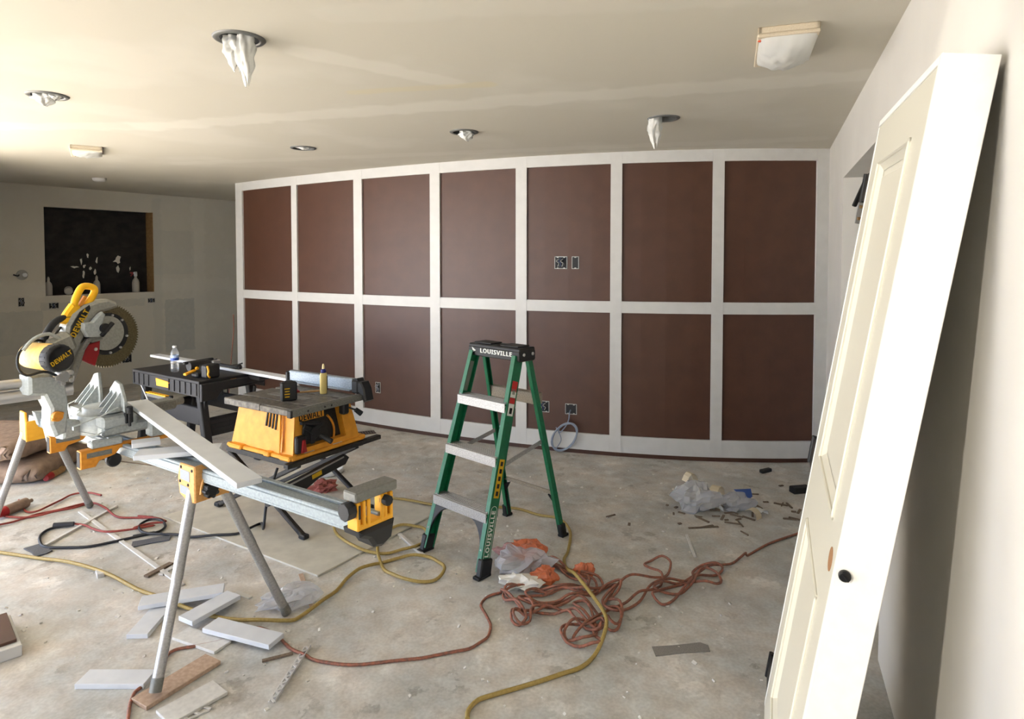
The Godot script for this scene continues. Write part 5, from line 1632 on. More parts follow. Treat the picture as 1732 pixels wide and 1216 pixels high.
func build_cords() -> void:
	M.cord_orange = mottled(Color(0.40, 0.31, 0.27), Color(0.70, 0.41, 0.31), 0.03, 3.0, 0.6, 0.0, 91)
	M.hose = mottled(Color(0.57, 0.48, 0.24), Color(0.68, 0.59, 0.34), 0.05, 3.0, 0.5, 0.0, 92)
	M.cord_red = mottled(Color(0.50, 0.16, 0.13), Color(0.58, 0.26, 0.22), 0.05, 3.0, 0.6, 0.0, 93)
	M.cord_black = mat(Color(0.12, 0.125, 0.145), 0.55)
	var st := new_st()
	var pts := run_pts("orange_left", 0.0068)
	pts.append_array(run_pts("orange_tangle", 0.0068, 0.030))
	pts.append_array(run_pts("orange_far", 0.0068))
	tube(st, spline(pts, 0.02), 0.0062, 7)
	var o := obj("extension_cord", st, M.cord_orange)
	tag(o, "orange extension cord tangled in loops in front of the ladder, one end snaking left", "cord")
	var again := run_pts("orange_tangle", 0.0068, 0.036, 1.3)
	pts = []
	for i in range(12, 78):
		pts.append((again[i] as Vector3) + Vector3(0.020 + 0.014 * sin(i * 0.8), 0.004, -0.014 + 0.016 * cos(i * 0.6)))
	st = new_st()
	tube(st, spline(pts, 0.02), 0.0062, 7)
	o = obj("extension_cord", st, M.cord_orange)
	tag(o, "second orange extension cord, both ends hidden inside the tangle by the plastic wrapping", "cord")
	st = new_st()
	tube(st, spline([Vector3(-3.54, 0.005, -5.01), Vector3(-3.26, 0.005, -4.93), Vector3(-2.92, 0.005, -4.83), Vector3(-2.54, 0.005, -4.71), Vector3(-2.26, 0.005, -4.68)], 0.03), 0.0045, 6)
	o = obj("thin_cord", st, M.wood_dull)
	tag(o, "thin dull brown cord on the floor behind the saw stand's beam", "cord")
	st = new_st()
	tube(st, spline(run_pts("hose_left", 0.0085, 0.012, 2.0), 0.02), 0.0082, 8)
	o = obj("air_hose", st, M.hose)
	tag(o, "yellow hose looping on the floor left of the ladder and under the offcuts", "hose")
	st = new_st()
	pts = run_pts("hose_right", 0.0085)
	for i in range(12, 17):
		pts[i].y = 0.060
	for i in [11, 17]:
		pts[i].y = 0.036
	tube(st, spline(pts, 0.02), 0.0082, 8)
	o = obj("air_hose", st, M.hose)
	tag(o, "yellow hose passing behind the ladder and over the orange cord tangle", "hose")
	var bc := thing("black_cable", "thick black cable with a plug, curling across the floor to the table saw", "cable")
	st = new_st()
	pts = run_pts("black", 0.0085)
	for i in range(14, 20):
		pts[i].y = 0.014
	pts[pts.size() - 2].y = 0.03
	pts.append(Vector3(-1.33, 0.12, -3.37)); pts.append(Vector3(-1.32, 0.26, -3.40)); pts.append(Vector3(-1.30, 0.40, -3.50))
	tube(st, spline(pts, 0.02), 0.0075, 8)
	obj("sheath", st, M.cord_black, bc)
	st = new_st()
	var q := Vector3(RUNS.black[0].x, 0.018, -RUNS.black[0].y)
	rod(st, q + Vector3(-0.01, 0, 0.0), q + Vector3(0.09, 0, -0.025), 0.016, 12, 0.013)
	obj("plug", st, M.cord_black, bc)
	var n := 0
	for k in [["red_a", "red cord running from the left edge past the far tripod foot"], ["red_b", "shorter red cord running beside the long one at the left edge"], ["red_c", "red cord arching from the red-ended grinder to the far tripod foot"], ["red_d", "red cord joined to the black cable's plug"]]:
		st = new_st()
		tube(st, spline(run_pts(k[0], 0.0068 + 0.0015 * n, 0.006, n), 0.02), 0.0062, 7)
		o = obj("power_lead", st, M.cord_red)
		tag(o, k[1], "cord", "red cords by the far tripod foot")
		n += 1
	# thin orange line hanging at the end of the panelled wall
	st = new_st()
	tube(st, spline([Vector3(-3.075, 0.95, -7.03), Vector3(-3.08, 0.76, -7.04), Vector3(-3.11, 0.5, -7.05), Vector3(-3.13, 0.25, -7.04), Vector3(-3.12, 0.006, -6.98)], 0.03), 0.006, 6)
	o = obj("hanging_cord", st, M.cord_orange)
	tag(o, "thin orange cord hanging down the far end of the panelled wall", "cord")
	# data cable coiled below the lower wall box
	var dc := thing("cable_coil", "coil of blue-grey cable hanging from the lower wall box", "cable")
	M.cable_blue = mat(Color(0.52, 0.56, 0.62), 0.5)
	st = new_st()
	var c := back(0.425, 0.135, -0.020)
	var tl := (back(0.55, 0.13, -0.02) - back(0.3, 0.13, -0.02)).normalized()
	pts = [back(0.468, 0.345, 0.01), back(0.468, 0.33, -0.035), back(0.46, 0.27, -0.03), back(0.43, 0.21, -0.025), back(0.385, 0.16, -0.022)]
	for i in 75:
		var a := 2.4 - TAU * i / 18.0
		var rr := 1.0 + 0.05 * sin(i * 0.9)
		var u := cos(a) * 0.098 * rr
		var v := sin(a) * 0.125 * rr
		pts.append(c + tl * (u * 0.95 + v * 0.35) + Vector3(0, v * 0.92 - u * 0.0, 0) + Vector3(0, 0, 0.012 + 0.010 * sin(i * 0.37)))
	tube(st, spline(pts, 0.015), 0.0048, 7)
	obj("cable", st, M.cable_blue, dc)
	st = new_st()
	tube(st, spline([back(0.36, 0.205, -0.02), back(0.385, 0.165, -0.025), back(0.40, 0.10, -0.02), back(0.36, 0.03, -0.06)], 0.015), 0.0035, 6)
	obj("tie", st, M.cable_blue, dc)


func build_rubbish() -> void:
	M.poly = mat(Color(0.80, 0.81, 0.83, 0.45), 0.34)
	M.poly.transparency = BaseMaterial3D.TRANSPARENCY_ALPHA
	M.poly.cull_mode = BaseMaterial3D.CULL_DISABLED
	M.poly_orange = mat(Color(0.86, 0.46, 0.28, 0.66), 0.4)
	M.poly_orange.transparency = BaseMaterial3D.TRANSPARENCY_ALPHA
	M.poly_pink = mat(Color(0.74, 0.54, 0.54, 0.5), 0.4)
	M.poly_pink.transparency = BaseMaterial3D.TRANSPARENCY_ALPHA
	M.paper = mat(Color(0.84, 0.79, 0.68), 0.8)
	M.paper_white = mat(Color(0.86, 0.85, 0.82), 0.8)
	M.sheet_blue = mat(Color(0.16, 0.30, 0.58), 0.5)
	# heap by the panelled wall
	var bags := [["clear crumpled plastic bag, biggest piece of the rubbish heap by the panelled wall", Vector3(1.135, 0.075, -3.92), Vector3(0.125, 0.085, 0.10), "poly"], ["second clear crumpled bag in the rubbish heap, below the blue scrap", Vector3(1.39, 0.045, -3.93), Vector3(0.10, 0.05, 0.08), "poly"]]
	for k in bags:
		var st := new_st()
		crumple(st, Vector3.ZERO, k[2], 0.75, 0.10, 7)
		var o := obj("plastic_bag", st, M[k[3]])
		o.position = k[1]
		tag(o, k[0], "bag")
	var curls := [[1.165, 4.13, 0.12, 0.16, 0.4, 5], [1.27, 4.17, 0.09, 0.05, -0.6, 6], [1.31, 4.05, 0.17, 0.10, 0.9, 8], [1.25, 3.90, 0.10, 0.05, 0.2, 9], [1.45, 3.80, 0.09, 0.05, -0.9, 10], [1.52, 3.85, 0.07, 0.03, 0.5, 12]]
	var spots := ["standing tallest behind the clear bag", "between the tall curl and the wide one", "widest, over the second bag", "in front of the clear bag", "in front of the blue scrap", "smallest, right of the blue scrap"]
	for i in curls.size():
		var k: Array = curls[i]
		var st := new_st()
		var arc := []
		for j in 9:
			var a := lerpf(-0.3, 2.4, j / 8.0)
			arc.append(Vector2(cos(a) * k[2] * 0.5, maxf(0.0, sin(a) * k[3]) + 0.002))
		for j in 8:
			var p0: Vector2 = arc[j]
			var p1: Vector2 = arc[j + 1]
			bar(st, Vector3(p0.x, p0.y, 0), Vector3(p1.x, p1.y, 0), 0.055, 0.0014, Vector3.UP, 0.0)
		var o := obj("paper_curl", st, M.paper if i % 2 == 0 else M.paper_white)
		o.position = Vector3(k[0], 0.001, -k[1]); o.rotation.y = k[4]
		tag(o, "curled cream paper strip in the rubbish heap, " + spots[i], "paper", "paper curls in the rubbish heap")
	var st := new_st()
	prism(st, Transform3D(Basis(Vector3.RIGHT, -0.9), Vector3.ZERO), v2([[-0.06, 0.03], [0.05, 0.035], [0.045, -0.02], [0.0, -0.05]]), 0.004, 0.0005)
	var bl := obj("blue_scrap", st, M.sheet_blue)
	bl.position = Vector3(1.47, 0.075, -3.99)
	tag(bl, "bright blue plastic scrap in the rubbish heap", "scrap")
	# splinters about the heap, one by one too small to tell apart
	st = new_st()
	var rng := RandomNumberGenerator.new()
	rng.seed = 77
	for i in 46:
		var p := Vector3(1.35 + rng.randfn(0.0, 0.28), 0.005, -3.9 + rng.randfn(0.0, 0.16))
		var l := rng.randf_range(0.02, 0.10)
		box(st, Transform3D(Basis(Vector3.UP, rng.randf() * TAU), p), Vector3(l, 0.006, rng.randf_range(0.006, 0.016)), 0.0)
	stuff(obj("splinters", st, M.wood_dull, get_node("floor")))
	# plastic by the ladder foot
	var heap := [["clear plastic wrapping crumpled between the ladder foot and the orange cord tangle", Vector3(0.055, 0.05, -3.13), Vector3(0.13, 0.06, 0.11), "poly", 21], ["orange plastic bag crumpled behind the orange cord tangle", Vector3(0.08, 0.045, -3.26), Vector3(0.085, 0.05, 0.07), "poly_orange", 22], ["small orange plastic scrap under the orange cord strands", Vector3(0.155, 0.03, -3.02), Vector3(0.06, 0.036, 0.045), "poly_orange", 23], ["pink plastic scrap right beside the ladder's nearest foot", Vector3(-0.02, 0.035, -3.25), Vector3(0.06, 0.04, 0.05), "poly_pink", 24], ["white crumpled wrapper in front of the orange cord strands", Vector3(0.045, 0.025, -2.98), Vector3(0.10, 0.03, 0.05), "paper_white", 25], ["orange plastic scrap at the right end of the cord tangle's strands", Vector3(0.355, 0.03, -3.08), Vector3(0.05, 0.036, 0.04), "poly_orange", 26]]
	for k in heap:
		st = new_st()
		crumple(st, Vector3.ZERO, k[2], 0.8, 0.11, k[4])
		var o := obj("crumpled_plastic", st, M[k[3]])
		o.position = k[1]
		tag(o, k[0], "plastic")
	st = new_st()
	crumple(st, Vector3.ZERO, Vector3(0.13, 0.022, 0.09), 0.9, 0.12, 31)
	var cl := obj("plastic_film", st, M.poly)
	cl.position = Vector3(-1.0, 0.026, -2.86); cl.rotation.y = 0.5
	tag(cl, "clear plastic film under the saw stand's right leg", "plastic")
	# cement bags and tubes at the left
	M.sack = mottled(Color(0.47, 0.39, 0.33), Color(0.58, 0.50, 0.43), 0.02, 1.6, 0.85, 0.0, 95)
	for k in [["dusty brown paper sack, lower of the two at the left", Vector3(-3.68, 0.075, -4.62), Vector3(0.40, 0.085, 0.34), 0.1, 41], ["dusty brown paper sack lying on top of the other at the left", Vector3(-3.72, 0.246, -4.60), Vector3(0.38, 0.085, 0.33), -0.1, 42]]:
		st = new_st()
		sack(st, k[2], k[4])
		var o := obj("paper_sack", st, M.sack)
		o.position = k[1]; o.rotation.y = k[3]
		tag(o, k[0], "sack", "stacked paper sacks at the left")
	for k in [["grimy tube with a red end lying against the paper sacks", Vector3(-3.27, 0.027, -4.50), 0.13, "tube"], ["grimy brown grinder body with a red end at the left edge, near the red cords", Vector3(-3.06, 0.034, -3.84), -0.15, "tool"]]:
		var tb := thing("grimy_tube" if k[3] == "tube" else "grimy_grinder", k[0], k[3], k[1], k[2])
		st = new_st()
		rod(st, Vector3(0, 0, -0.11), Vector3(0, 0, 0.03), 0.026 if k[3] == "tube" else 0.032, 16)
		rod(st, Vector3(0, 0, -0.15), Vector3(0, 0, -0.11), 0.012, 12)
		obj("barrel", st, M.stud if k[3] == "tube" else M.sack, tb)
		st = new_st()
		rod(st, Vector3(0, 0, 0.03), Vector3(0, 0, 0.09), 0.027 if k[3] == "tube" else 0.033, 16, 0.02)
		obj("red_end", st, M.red, tb)
	# crumbs of plaster and sawdust all over the slab
	st = new_st()
	for i in 420:
		var p := Vector3(rng.randf_range(-2.8, 1.1), 0.002, -rng.randf_range(2.0, 4.8))
		var s := rng.randf_range(0.004, 0.013)
		box(st, Transform3D(Basis.from_euler(Vector3(rng.randf() * 0.6, rng.randf() * TAU, rng.randf() * 0.6)), p), Vector3(s, s * 0.5, s * rng.randf_range(0.5, 1.6)), 0.0)
	stuff(obj("plaster_crumbs", st, M.paper_white, get_node("floor")))


# a filled paper sack: a cushion with pinched ends and creases
func sack(st: SurfaceTool, r: Vector3, sd: int) -> void:
	var n := FastNoiseLite.new()
	n.seed = sd
	n.frequency = 0.09
	n.fractal_octaves = 4
	var grid := []
	for i in 25:
		var row := []
		for k in 40:
			var v := lerpf(-1.0, 1.0, i / 24.0)
			var a := TAU * k / 40.0
			var cx := signf(cos(a)) * pow(absf(cos(a)), 0.45)
			var cy := signf(sin(a)) * pow(absf(sin(a)), 0.6)
			var pinch := pow(maxf(0.0, 1.0 - pow(absf(v), 5.0)), 0.5)
			var p := Vector3(cx * r.x, cy * r.y * pinch, v * r.z)
			p += p.normalized() * n.get_noise_3dv(p * 100.0) * 0.022
			p.y = clampf(p.y, -r.y * 0.86, r.y)
			row.append(p)
		grid.append(row)
	st.set_smooth_group(3)
	for i in 24:
		for k in 40:
			var k2 := (k + 1) % 40
			face(st, [grid[i][k], grid[i][k2], grid[i + 1][k2]], Vector3(0, 0, grid[i][k].z))
			face(st, [grid[i][k], grid[i + 1][k2], grid[i + 1][k]], Vector3(0, 0, grid[i][k].z))
	st.set_smooth_group(-1)


func hanging_plastic(st: SurfaceTool, at: Vector3, r: float, len: float, lean: Vector2, sd: int) -> void:
	var n := FastNoiseLite.new()
	n.seed = sd
	n.frequency = 0.16
	n.fractal_octaves = 2
	var grid := []
	for i in 17:
		var row := []
		var v := i / 16.0
		var w := r * (0.85 + 0.35 * sin(v * 3.0)) * pow(1.0 - v * 0.93, 0.55)
		for k in 30:
			var a := TAU * k / 30.0
			var f := 1.0 + 0.30 * sin(a * 5.0 + sd + v * 1.5) * (0.35 + v * 0.5) + 0.55 * n.get_noise_3d(cos(a) * 12.0, v * 16.0, sin(a) * 12.0)
			row.append(at + Vector3(cos(a) * w * f + lean.x * v, -len * v * (1.0 + 0.12 * sin(a * 2.0 + sd)), sin(a) * w * f * 0.9 + lean.y * v))
		grid.append(row)
	st.set_smooth_group(4)
	for i in 16:
		for k in 30:
			var k2 := (k + 1) % 30
			var c := at + Vector3(lean.x * i / 16.0, -len * i / 16.0, lean.y * i / 16.0)
			face(st, [grid[i][k], grid[i][k2], grid[i + 1][k2]], c)
			face(st, [grid[i][k], grid[i + 1][k2], grid[i + 1][k]], c)
	st.set_smooth_group(-1)


func build_ceiling_fittings() -> void:
	M.film = mat(Color(0.90, 0.90, 0.88, 0.78), 0.36)
	M.film.transparency = BaseMaterial3D.TRANSPARENCY_ALPHA
	M.film.cull_mode = BaseMaterial3D.CULL_DISABLED
	M.can = mat(Color(0.46, 0.46, 0.45), 0.5, 0.5)
	M.tape_cream = mottled(Color(0.80, 0.74, 0.64), Color(0.85, 0.80, 0.71), 0.05, 6.0, 0.8, 0.0, 101)
	M.tape_orange = mat(Color(0.80, 0.32, 0.18), 0.7)
	var lights := [["recessed ceiling light, nearest one, with white plastic hanging from it", Vector2(-1.029, 2.44), [[-0.022, -0.01, 0.045, 0.115], [0.024, 0.01, 0.036, 0.17]]],
		["recessed ceiling light in the bright part of the ceiling at left, plastic tucked in", Vector2(-2.359, 3.273), [[-0.02, 0.0, 0.05, 0.055], [0.04, 0.01, 0.03, 0.03]]],
		["recessed ceiling light farthest back, before the panelled wall, with plastic tucked up inside", Vector2(-1.559, 4.801), [[0.0, 0.0, 0.045, 0.018]]],
		["recessed ceiling light above the middle panels with a short tail of plastic", Vector2(-0.313, 4.204), [[0.01, 0.0, 0.045, 0.06]]],
		["recessed ceiling light above the ladder's right with a long plastic tail", Vector2(0.895, 3.80), [[-0.055, 0.0, 0.04, 0.165]]]]
	for k in lights:
		var t := thing("ceiling_light", k[0], "light", Vector3(k[1].x, CEIL, -k[1].y), 0.0, "recessed ceiling lights")
		var st := new_st()
		lathe(st, Transform3D.IDENTITY, [[0.072, 0.0], [0.070, -0.004], [0.078, -0.008], [0.090, -0.007], [0.095, -0.002], [0.095, -0.0003]], 44)
		obj("trim_ring", st, M.can, t)
		st = new_st()
		lathe(st, Transform3D.IDENTITY, [[0.0, 0.13], [0.074, 0.13], [0.076, 0.0]], 40)
		obj("can", st, M.can, t)
		for p in k[2]:
			st = new_st()
			hanging_plastic(st, Vector3(p[0], 0.005, p[1]), p[2], p[3], Vector2(0.008, 0.0), int(p[3] * 1000))
			obj("plastic_cover", st, M.film, t)
	# small white disc
	var d := thing("smoke_detector", "small flat white round fitting on the ceiling above the alcove", "round_fitting", Vector3(-4.25, CEIL, -6.61))
	var st2 := new_st()
	lathe(st2, Transform3D.IDENTITY, [[0.0, -0.03], [0.045, -0.03], [0.06, -0.02], [0.065, 0.0]], 30)
	obj("housing", st2, M.trim, d)
	# air registers covered with plastic
	for k in [["ceiling air register at right covered with sagging plastic and masking tape", Vector3(1.045, CEIL, -2.475), deg_to_rad(-19.0), Vector2(0.205, 0.385), 0.075], ["ceiling air register at left, flat, covered with taped plastic", Vector3(-3.23, CEIL, -4.88), deg_to_rad(33.0), Vector2(0.20, 0.40), 0.03]]:
		var t := thing("air_register", k[0], "air vent", k[1], k[2], "taped ceiling registers")
		var w: float = k[3].x
		var l: float = k[3].y
		st2 = new_st()
		for s in [-1.0, 1.0]:
			at_box(st2, Vector3(s * (w / 2 - 0.008), -0.012, 0), Vector3(0.016, 0.024, l), 0.003)
			at_box(st2, Vector3(0, -0.012, s * (l / 2 - 0.008)), Vector3(w, 0.024, 0.016), 0.003)
		obj("frame", st2, M.tape_cream, t)
		for i in 7:
			st2 = new_st()
			box(st2, Transform3D(Basis(Vector3.RIGHT, 0.6), Vector3(0, -0.008, -l * 0.42 + l * 0.14 * i)), Vector3(w - 0.03, 0.002, 0.03), 0.0)
			obj("louvre", st2, M.can, t)
		# sagging film
		var n := FastNoiseLite.new()
		n.seed = 5
		n.frequency = 0.09
		var g := []
		for i in 15:
			var row := []
			for j in 15:
				var u := i / 14.0
				var v := j / 14.0
				var b: float = pow(sin(PI * u), 0.5) * pow(sin(PI * v), 0.6)
				row.append(Vector3((u - 0.5) * w, -0.025 - k[4] * b * (0.75 + 0.5 * v) - 0.016 * n.get_noise_2d(u * 60.0, v * 90.0) * b, (v - 0.5) * l))
			g.append(row)
		st2 = new_st()
		st2.set_smooth_group(3)
		for i in 14:
			for j in 14:
				face(st2, [g[i][j], g[i + 1][j], g[i + 1][j + 1]], Vector3(0, 1, 0))
				face(st2, [g[i][j], g[i + 1][j + 1], g[i][j + 1]], Vector3(0, 1, 0))
		obj("plastic_cover", st2, M.film, t)
		for q in [[Vector3(0.0, -0.03, l / 2 - 0.02), Vector3(w, 0.012, 0.045), 0.0, "c"], [Vector3(-w / 2 + 0.012, -0.03, 0.0), Vector3(0.03, 0.010, l), 0.0, "c"], [Vector3(-w / 2 + 0.035, -0.034, l / 2 - 0.055), Vector3(0.075, 0.012, 0.02), 0.6, "o"]]:
			if k[4] < 0.05 and q[3] == "o":
				continue
			st2 = new_st()
			box(st2, Transform3D(Basis(Vector3.UP, q[2]), q[0]), q[1], 0.003)
			obj("masking_tape", st2, M.tape_cream if q[3] == "c" else M.tape_orange, t)


func wall_box(called: String, label: String, t: Transform3D, w: float, h: float, wires: bool) -> void:
	# t: x along the wall, y up, z out of the wall, origin on the surface
	var o := thing(called, label, "outlet box")
	o.transform = t
	var st := new_st()
	for s in [-1.0, 1.0]:
		at_box(st, Vector3(s * (w / 2 - 0.0025), 0, -0.002), Vector3(0.005, h, 0.012), 0.001)
		at_box(st, Vector3(0, s * (h / 2 - 0.0025), -0.002), Vector3(w, 0.005, 0.012), 0.001)
	for x in ([-w / 4, w / 4] if w > 0.07 else [0.0]):
		for s in [-1.0, 1.0]:
			at_box(st, Vector3(x, s * (h / 2 - 0.006), 0.001), Vector3(0.014, 0.010, 0.006), 0.001)
	obj("box_rim", st, M.steel_worn, o)
	st = new_st()
	at_box(st, Vector3(0, 0, -0.001), Vector3(w - 0.008, h - 0.008, 0.004), 0.0)
	obj("box_inside", st, M.box_dark, o)  # flat dark plate standing in for the shaded hollow
	if wires:
		for k in 4:
			st = new_st()
			var x := -w * 0.25 + w * 0.16 * k
			tube(st, spline([Vector3(x, -h * 0.3, 0.003), Vector3(x + 0.012, -h * 0.05, 0.012), Vector3(x - 0.008, h * 0.12, 0.014), Vector3(x + 0.010, h * 0.3, 0.003)], 0.008), 0.0035, 6)
			obj("wire", st, [M.cable_grey, M.cable_blue2, M.cable_grey, M.box_dark][k], o)


func build_wall_boxes() -> void:
	M.steel_worn = mat(Color(0.70, 0.70, 0.68), 0.45, 0.4)
	M.box_dark = mat(Color(0.06, 0.07, 0.085), 0.6)
	M.cable_grey = mat(Color(0.62, 0.62, 0.60), 0.5)
	M.cable_blue2 = mat(Color(0.20, 0.27, 0.42), 0.5)
	var fr := func(x: float, y: float) -> Transform3D:
		var p := back(x, y, 0.0165)
		var u := (back(x + 0.05, y, 0.0165) - back(x - 0.05, y, 0.0165)).normalized()
		return Transform3D(Basis(u, Vector3.UP, u.cross(Vector3.UP)), p)
	wall_box("outlet_box", "double wall box full of wires, upper left one of the pair on the middle panel", fr.call(0.388, 1.53), 0.105, 0.10, true)
	wall_box("outlet_box", "single empty dark wall box beside the double one on the middle panel", fr.call(0.500, 1.53), 0.058, 0.10, false)
	wall_box("outlet_box", "square wall box with wires behind the ladder's right rear leg", fr.call(0.252, 0.358), 0.098, 0.092, true)
	wall_box("outlet_box", "square dark wall box from which the cable coil hangs", fr.call(0.470, 0.353), 0.095, 0.086, false)
	wall_box("outlet_box", "narrow dark wall box low on the panel behind the table saw", fr.call(-1.246, 0.373), 0.06, 0.10, true)
	# left wall: x along (0.577, 0.8166)
	var lf := func(x: float, y: float, depth: float) -> Transform3D:
		var u := Vector3(0.577, 0, -0.8166)
		return Transform3D(Basis(u, Vector3.UP, u.cross(Vector3.UP)), Vector3(x, y, -depth))
	wall_box("outlet_box", "small dark wall box left of the alcove", lf.call(-5.424, 1.085, 7.045), 0.06, 0.10, true)
	wall_box("outlet_box", "double dark wall box below the alcove's left end", lf.call(-5.246, 1.027, 7.297), 0.10, 0.07, true)
	wall_box("outlet_box", "dark wall box below the alcove's right end", lf.call(-4.625, 1.032, 8.175), 0.09, 0.06, true)
	wall_box("outlet_box", "dark wall box low on the wall behind the saw blade", lf.call(-4.801, 0.324, 7.926), 0.11, 0.11, true)
	var t: Transform3D = lf.call(-5.417, 1.385, 7.055)
	var o := thing("wall_fitting", "round stub of a wall light with loose wires left of the alcove", "fitting")
	o.transform = t
	var st := new_st()
	disc(st, Vector3(0, 0, 0.006), Vector3(0, 0, 1), 0.055, 0.012, 28)
	obj("plate", st, M.cable_grey, o)
	st = new_st()
	disc(st, Vector3(0.02, 0.0, 0.02), Vector3(0, 0, 1), 0.022, 0.03, 16)
	obj("cap_nut", st, M.cap_white, o)
	st = new_st()
	tube(st, spline([Vector3(-0.03, 0.0, 0.01), Vector3(-0.05, -0.01, 0.03), Vector3(-0.085, 0.005, 0.02)], 0.01), 0.008, 6)
	obj("wire", st, M.box_dark, o)
	# alcove: bottles and pale splashes
	var nz := Vector3(-0.8166, 0, -0.577)         # into the alcove
	var base := func(x: float, depth: float) -> Vector3: return Vector3(x, 1.1415, -depth) + nz * 0.08
	M.bottle_white = mat(Color(0.70, 0.69, 0.66), 0.5)
	var prof := [[0.0, 0.001], [0.038, 0.0], [0.042, 0.006], [0.042, 0.12], [0.034, 0.155], [0.016, 0.18], [0.014, 0.20]]
	for k in [["white spray bottle with red trigger standing at the alcove's right", Vector2(-4.711, 8.054), 1.0, true], ["white bottle standing at the alcove's far left", Vector2(-5.258, 7.28), 0.9, false], ["white bottle standing in the middle of the alcove behind the saw handle", Vector2(-4.969, 7.689), 0.92, false]]:
		var b := thing("spray_bottle" if k[3] else "squeeze_bottle", k[0], "bottle", base.call(k[1].x, k[1].y), 0.3)
		st = new_st()
		lathe(st, Transform3D(Basis.from_scale(Vector3.ONE * k[2]), Vector3.ZERO), prof, 24)
		obj("bottle_body", st, M.bottle_white, b)
		st = new_st()
		if k[3]:
			at_box(st, Vector3(0.0, 0.225, 0.0), Vector3(0.03, 0.05, 0.05), 0.006)
			bar(st, Vector3(0.0, 0.245, 0.06), Vector3(0.0, 0.25, -0.03), 0.024, 0.022, Vector3.UP, 0.004)
			obj("spray_head", st, M.cap_white, b)
			st = new_st()
			bar(st, Vector3(-0.02, 0.235, 0.03), Vector3(-0.045, 0.205, 0.04), 0.016, 0.014, Vector3.UP, 0.003)
			at_box(st, Vector3(-0.028, 0.245, 0.03), Vector3(0.05, 0.022, 0.03), 0.004)
			obj("trigger", st, M.red, b)
		else:
			lathe(st, Transform3D(Basis.from_scale(Vector3.ONE * k[2]), Vector3.ZERO), [[0.016, 0.195], [0.016, 0.215], [0.006, 0.24], [0.0, 0.242]], 16)
			obj("cap", st, M.bottle_white, b)
	var lb := thing("lying_bottle", "white bottle lying on its side on the alcove sill", "bottle", base.call(-5.14, 7.44) + Vector3(0, 0.043, 0), 0.615)
	st = new_st()
	lathe(st, Transform3D(Basis(Vector3.RIGHT, -1.45), Vector3(0, 0, 0.08)), prof, 20)
	obj("bottle_body", st, M.bottle_white, lb)
	st = new_st()
	var rng := RandomNumberGenerator.new()
	rng.seed = 12
	var u := Vector3(0.577, 0, -0.8166)
	for k in [[-5.081, 1.464, 7.529, 0.05, 0.03], [-4.996, 1.605, 7.65, 0.02, 0.03], [-4.941, 1.548, 7.728, 0.015, 0.06], [-5.025, 1.372, 7.61, 0.018, 0.05], [-4.954, 1.391, 7.709, 0.016, 0.05], [-4.807, 1.548, 7.918, 0.05, 0.06], [-4.804, 1.44, 7.922, 0.03, 0.05], [-5.02, 1.48, 7.62, 0.02, 0.03], [-4.98, 1.45, 7.67, 0.016, 0.03], [-4.72, 1.44, 8.04, 0.012, 0.04], [-5.04, 1.53, 7.59, 0.012, 0.07]]:
		var ol := []
		for i in 9:
			var a := TAU * i / 9.0
			var f := rng.randf_range(0.4, 1.4)
			ol.append(Vector2(cos(a) * k[3] * f, sin(a) * k[4] * f) * 0.8)
		prism(st, Transform3D(Basis(u, Vector3.UP, u.cross(Vector3.UP)), Vector3(k[0], k[1], -k[2]) + nz * 0.187), ol, 0.006, 0.001)
	var sp := obj("plaster_splash", st, M.paper_white, get_node("wall_left"))
	sp.transform = (get_node("wall_left") as Node3D).transform.affine_inverse()
	stuff(sp)


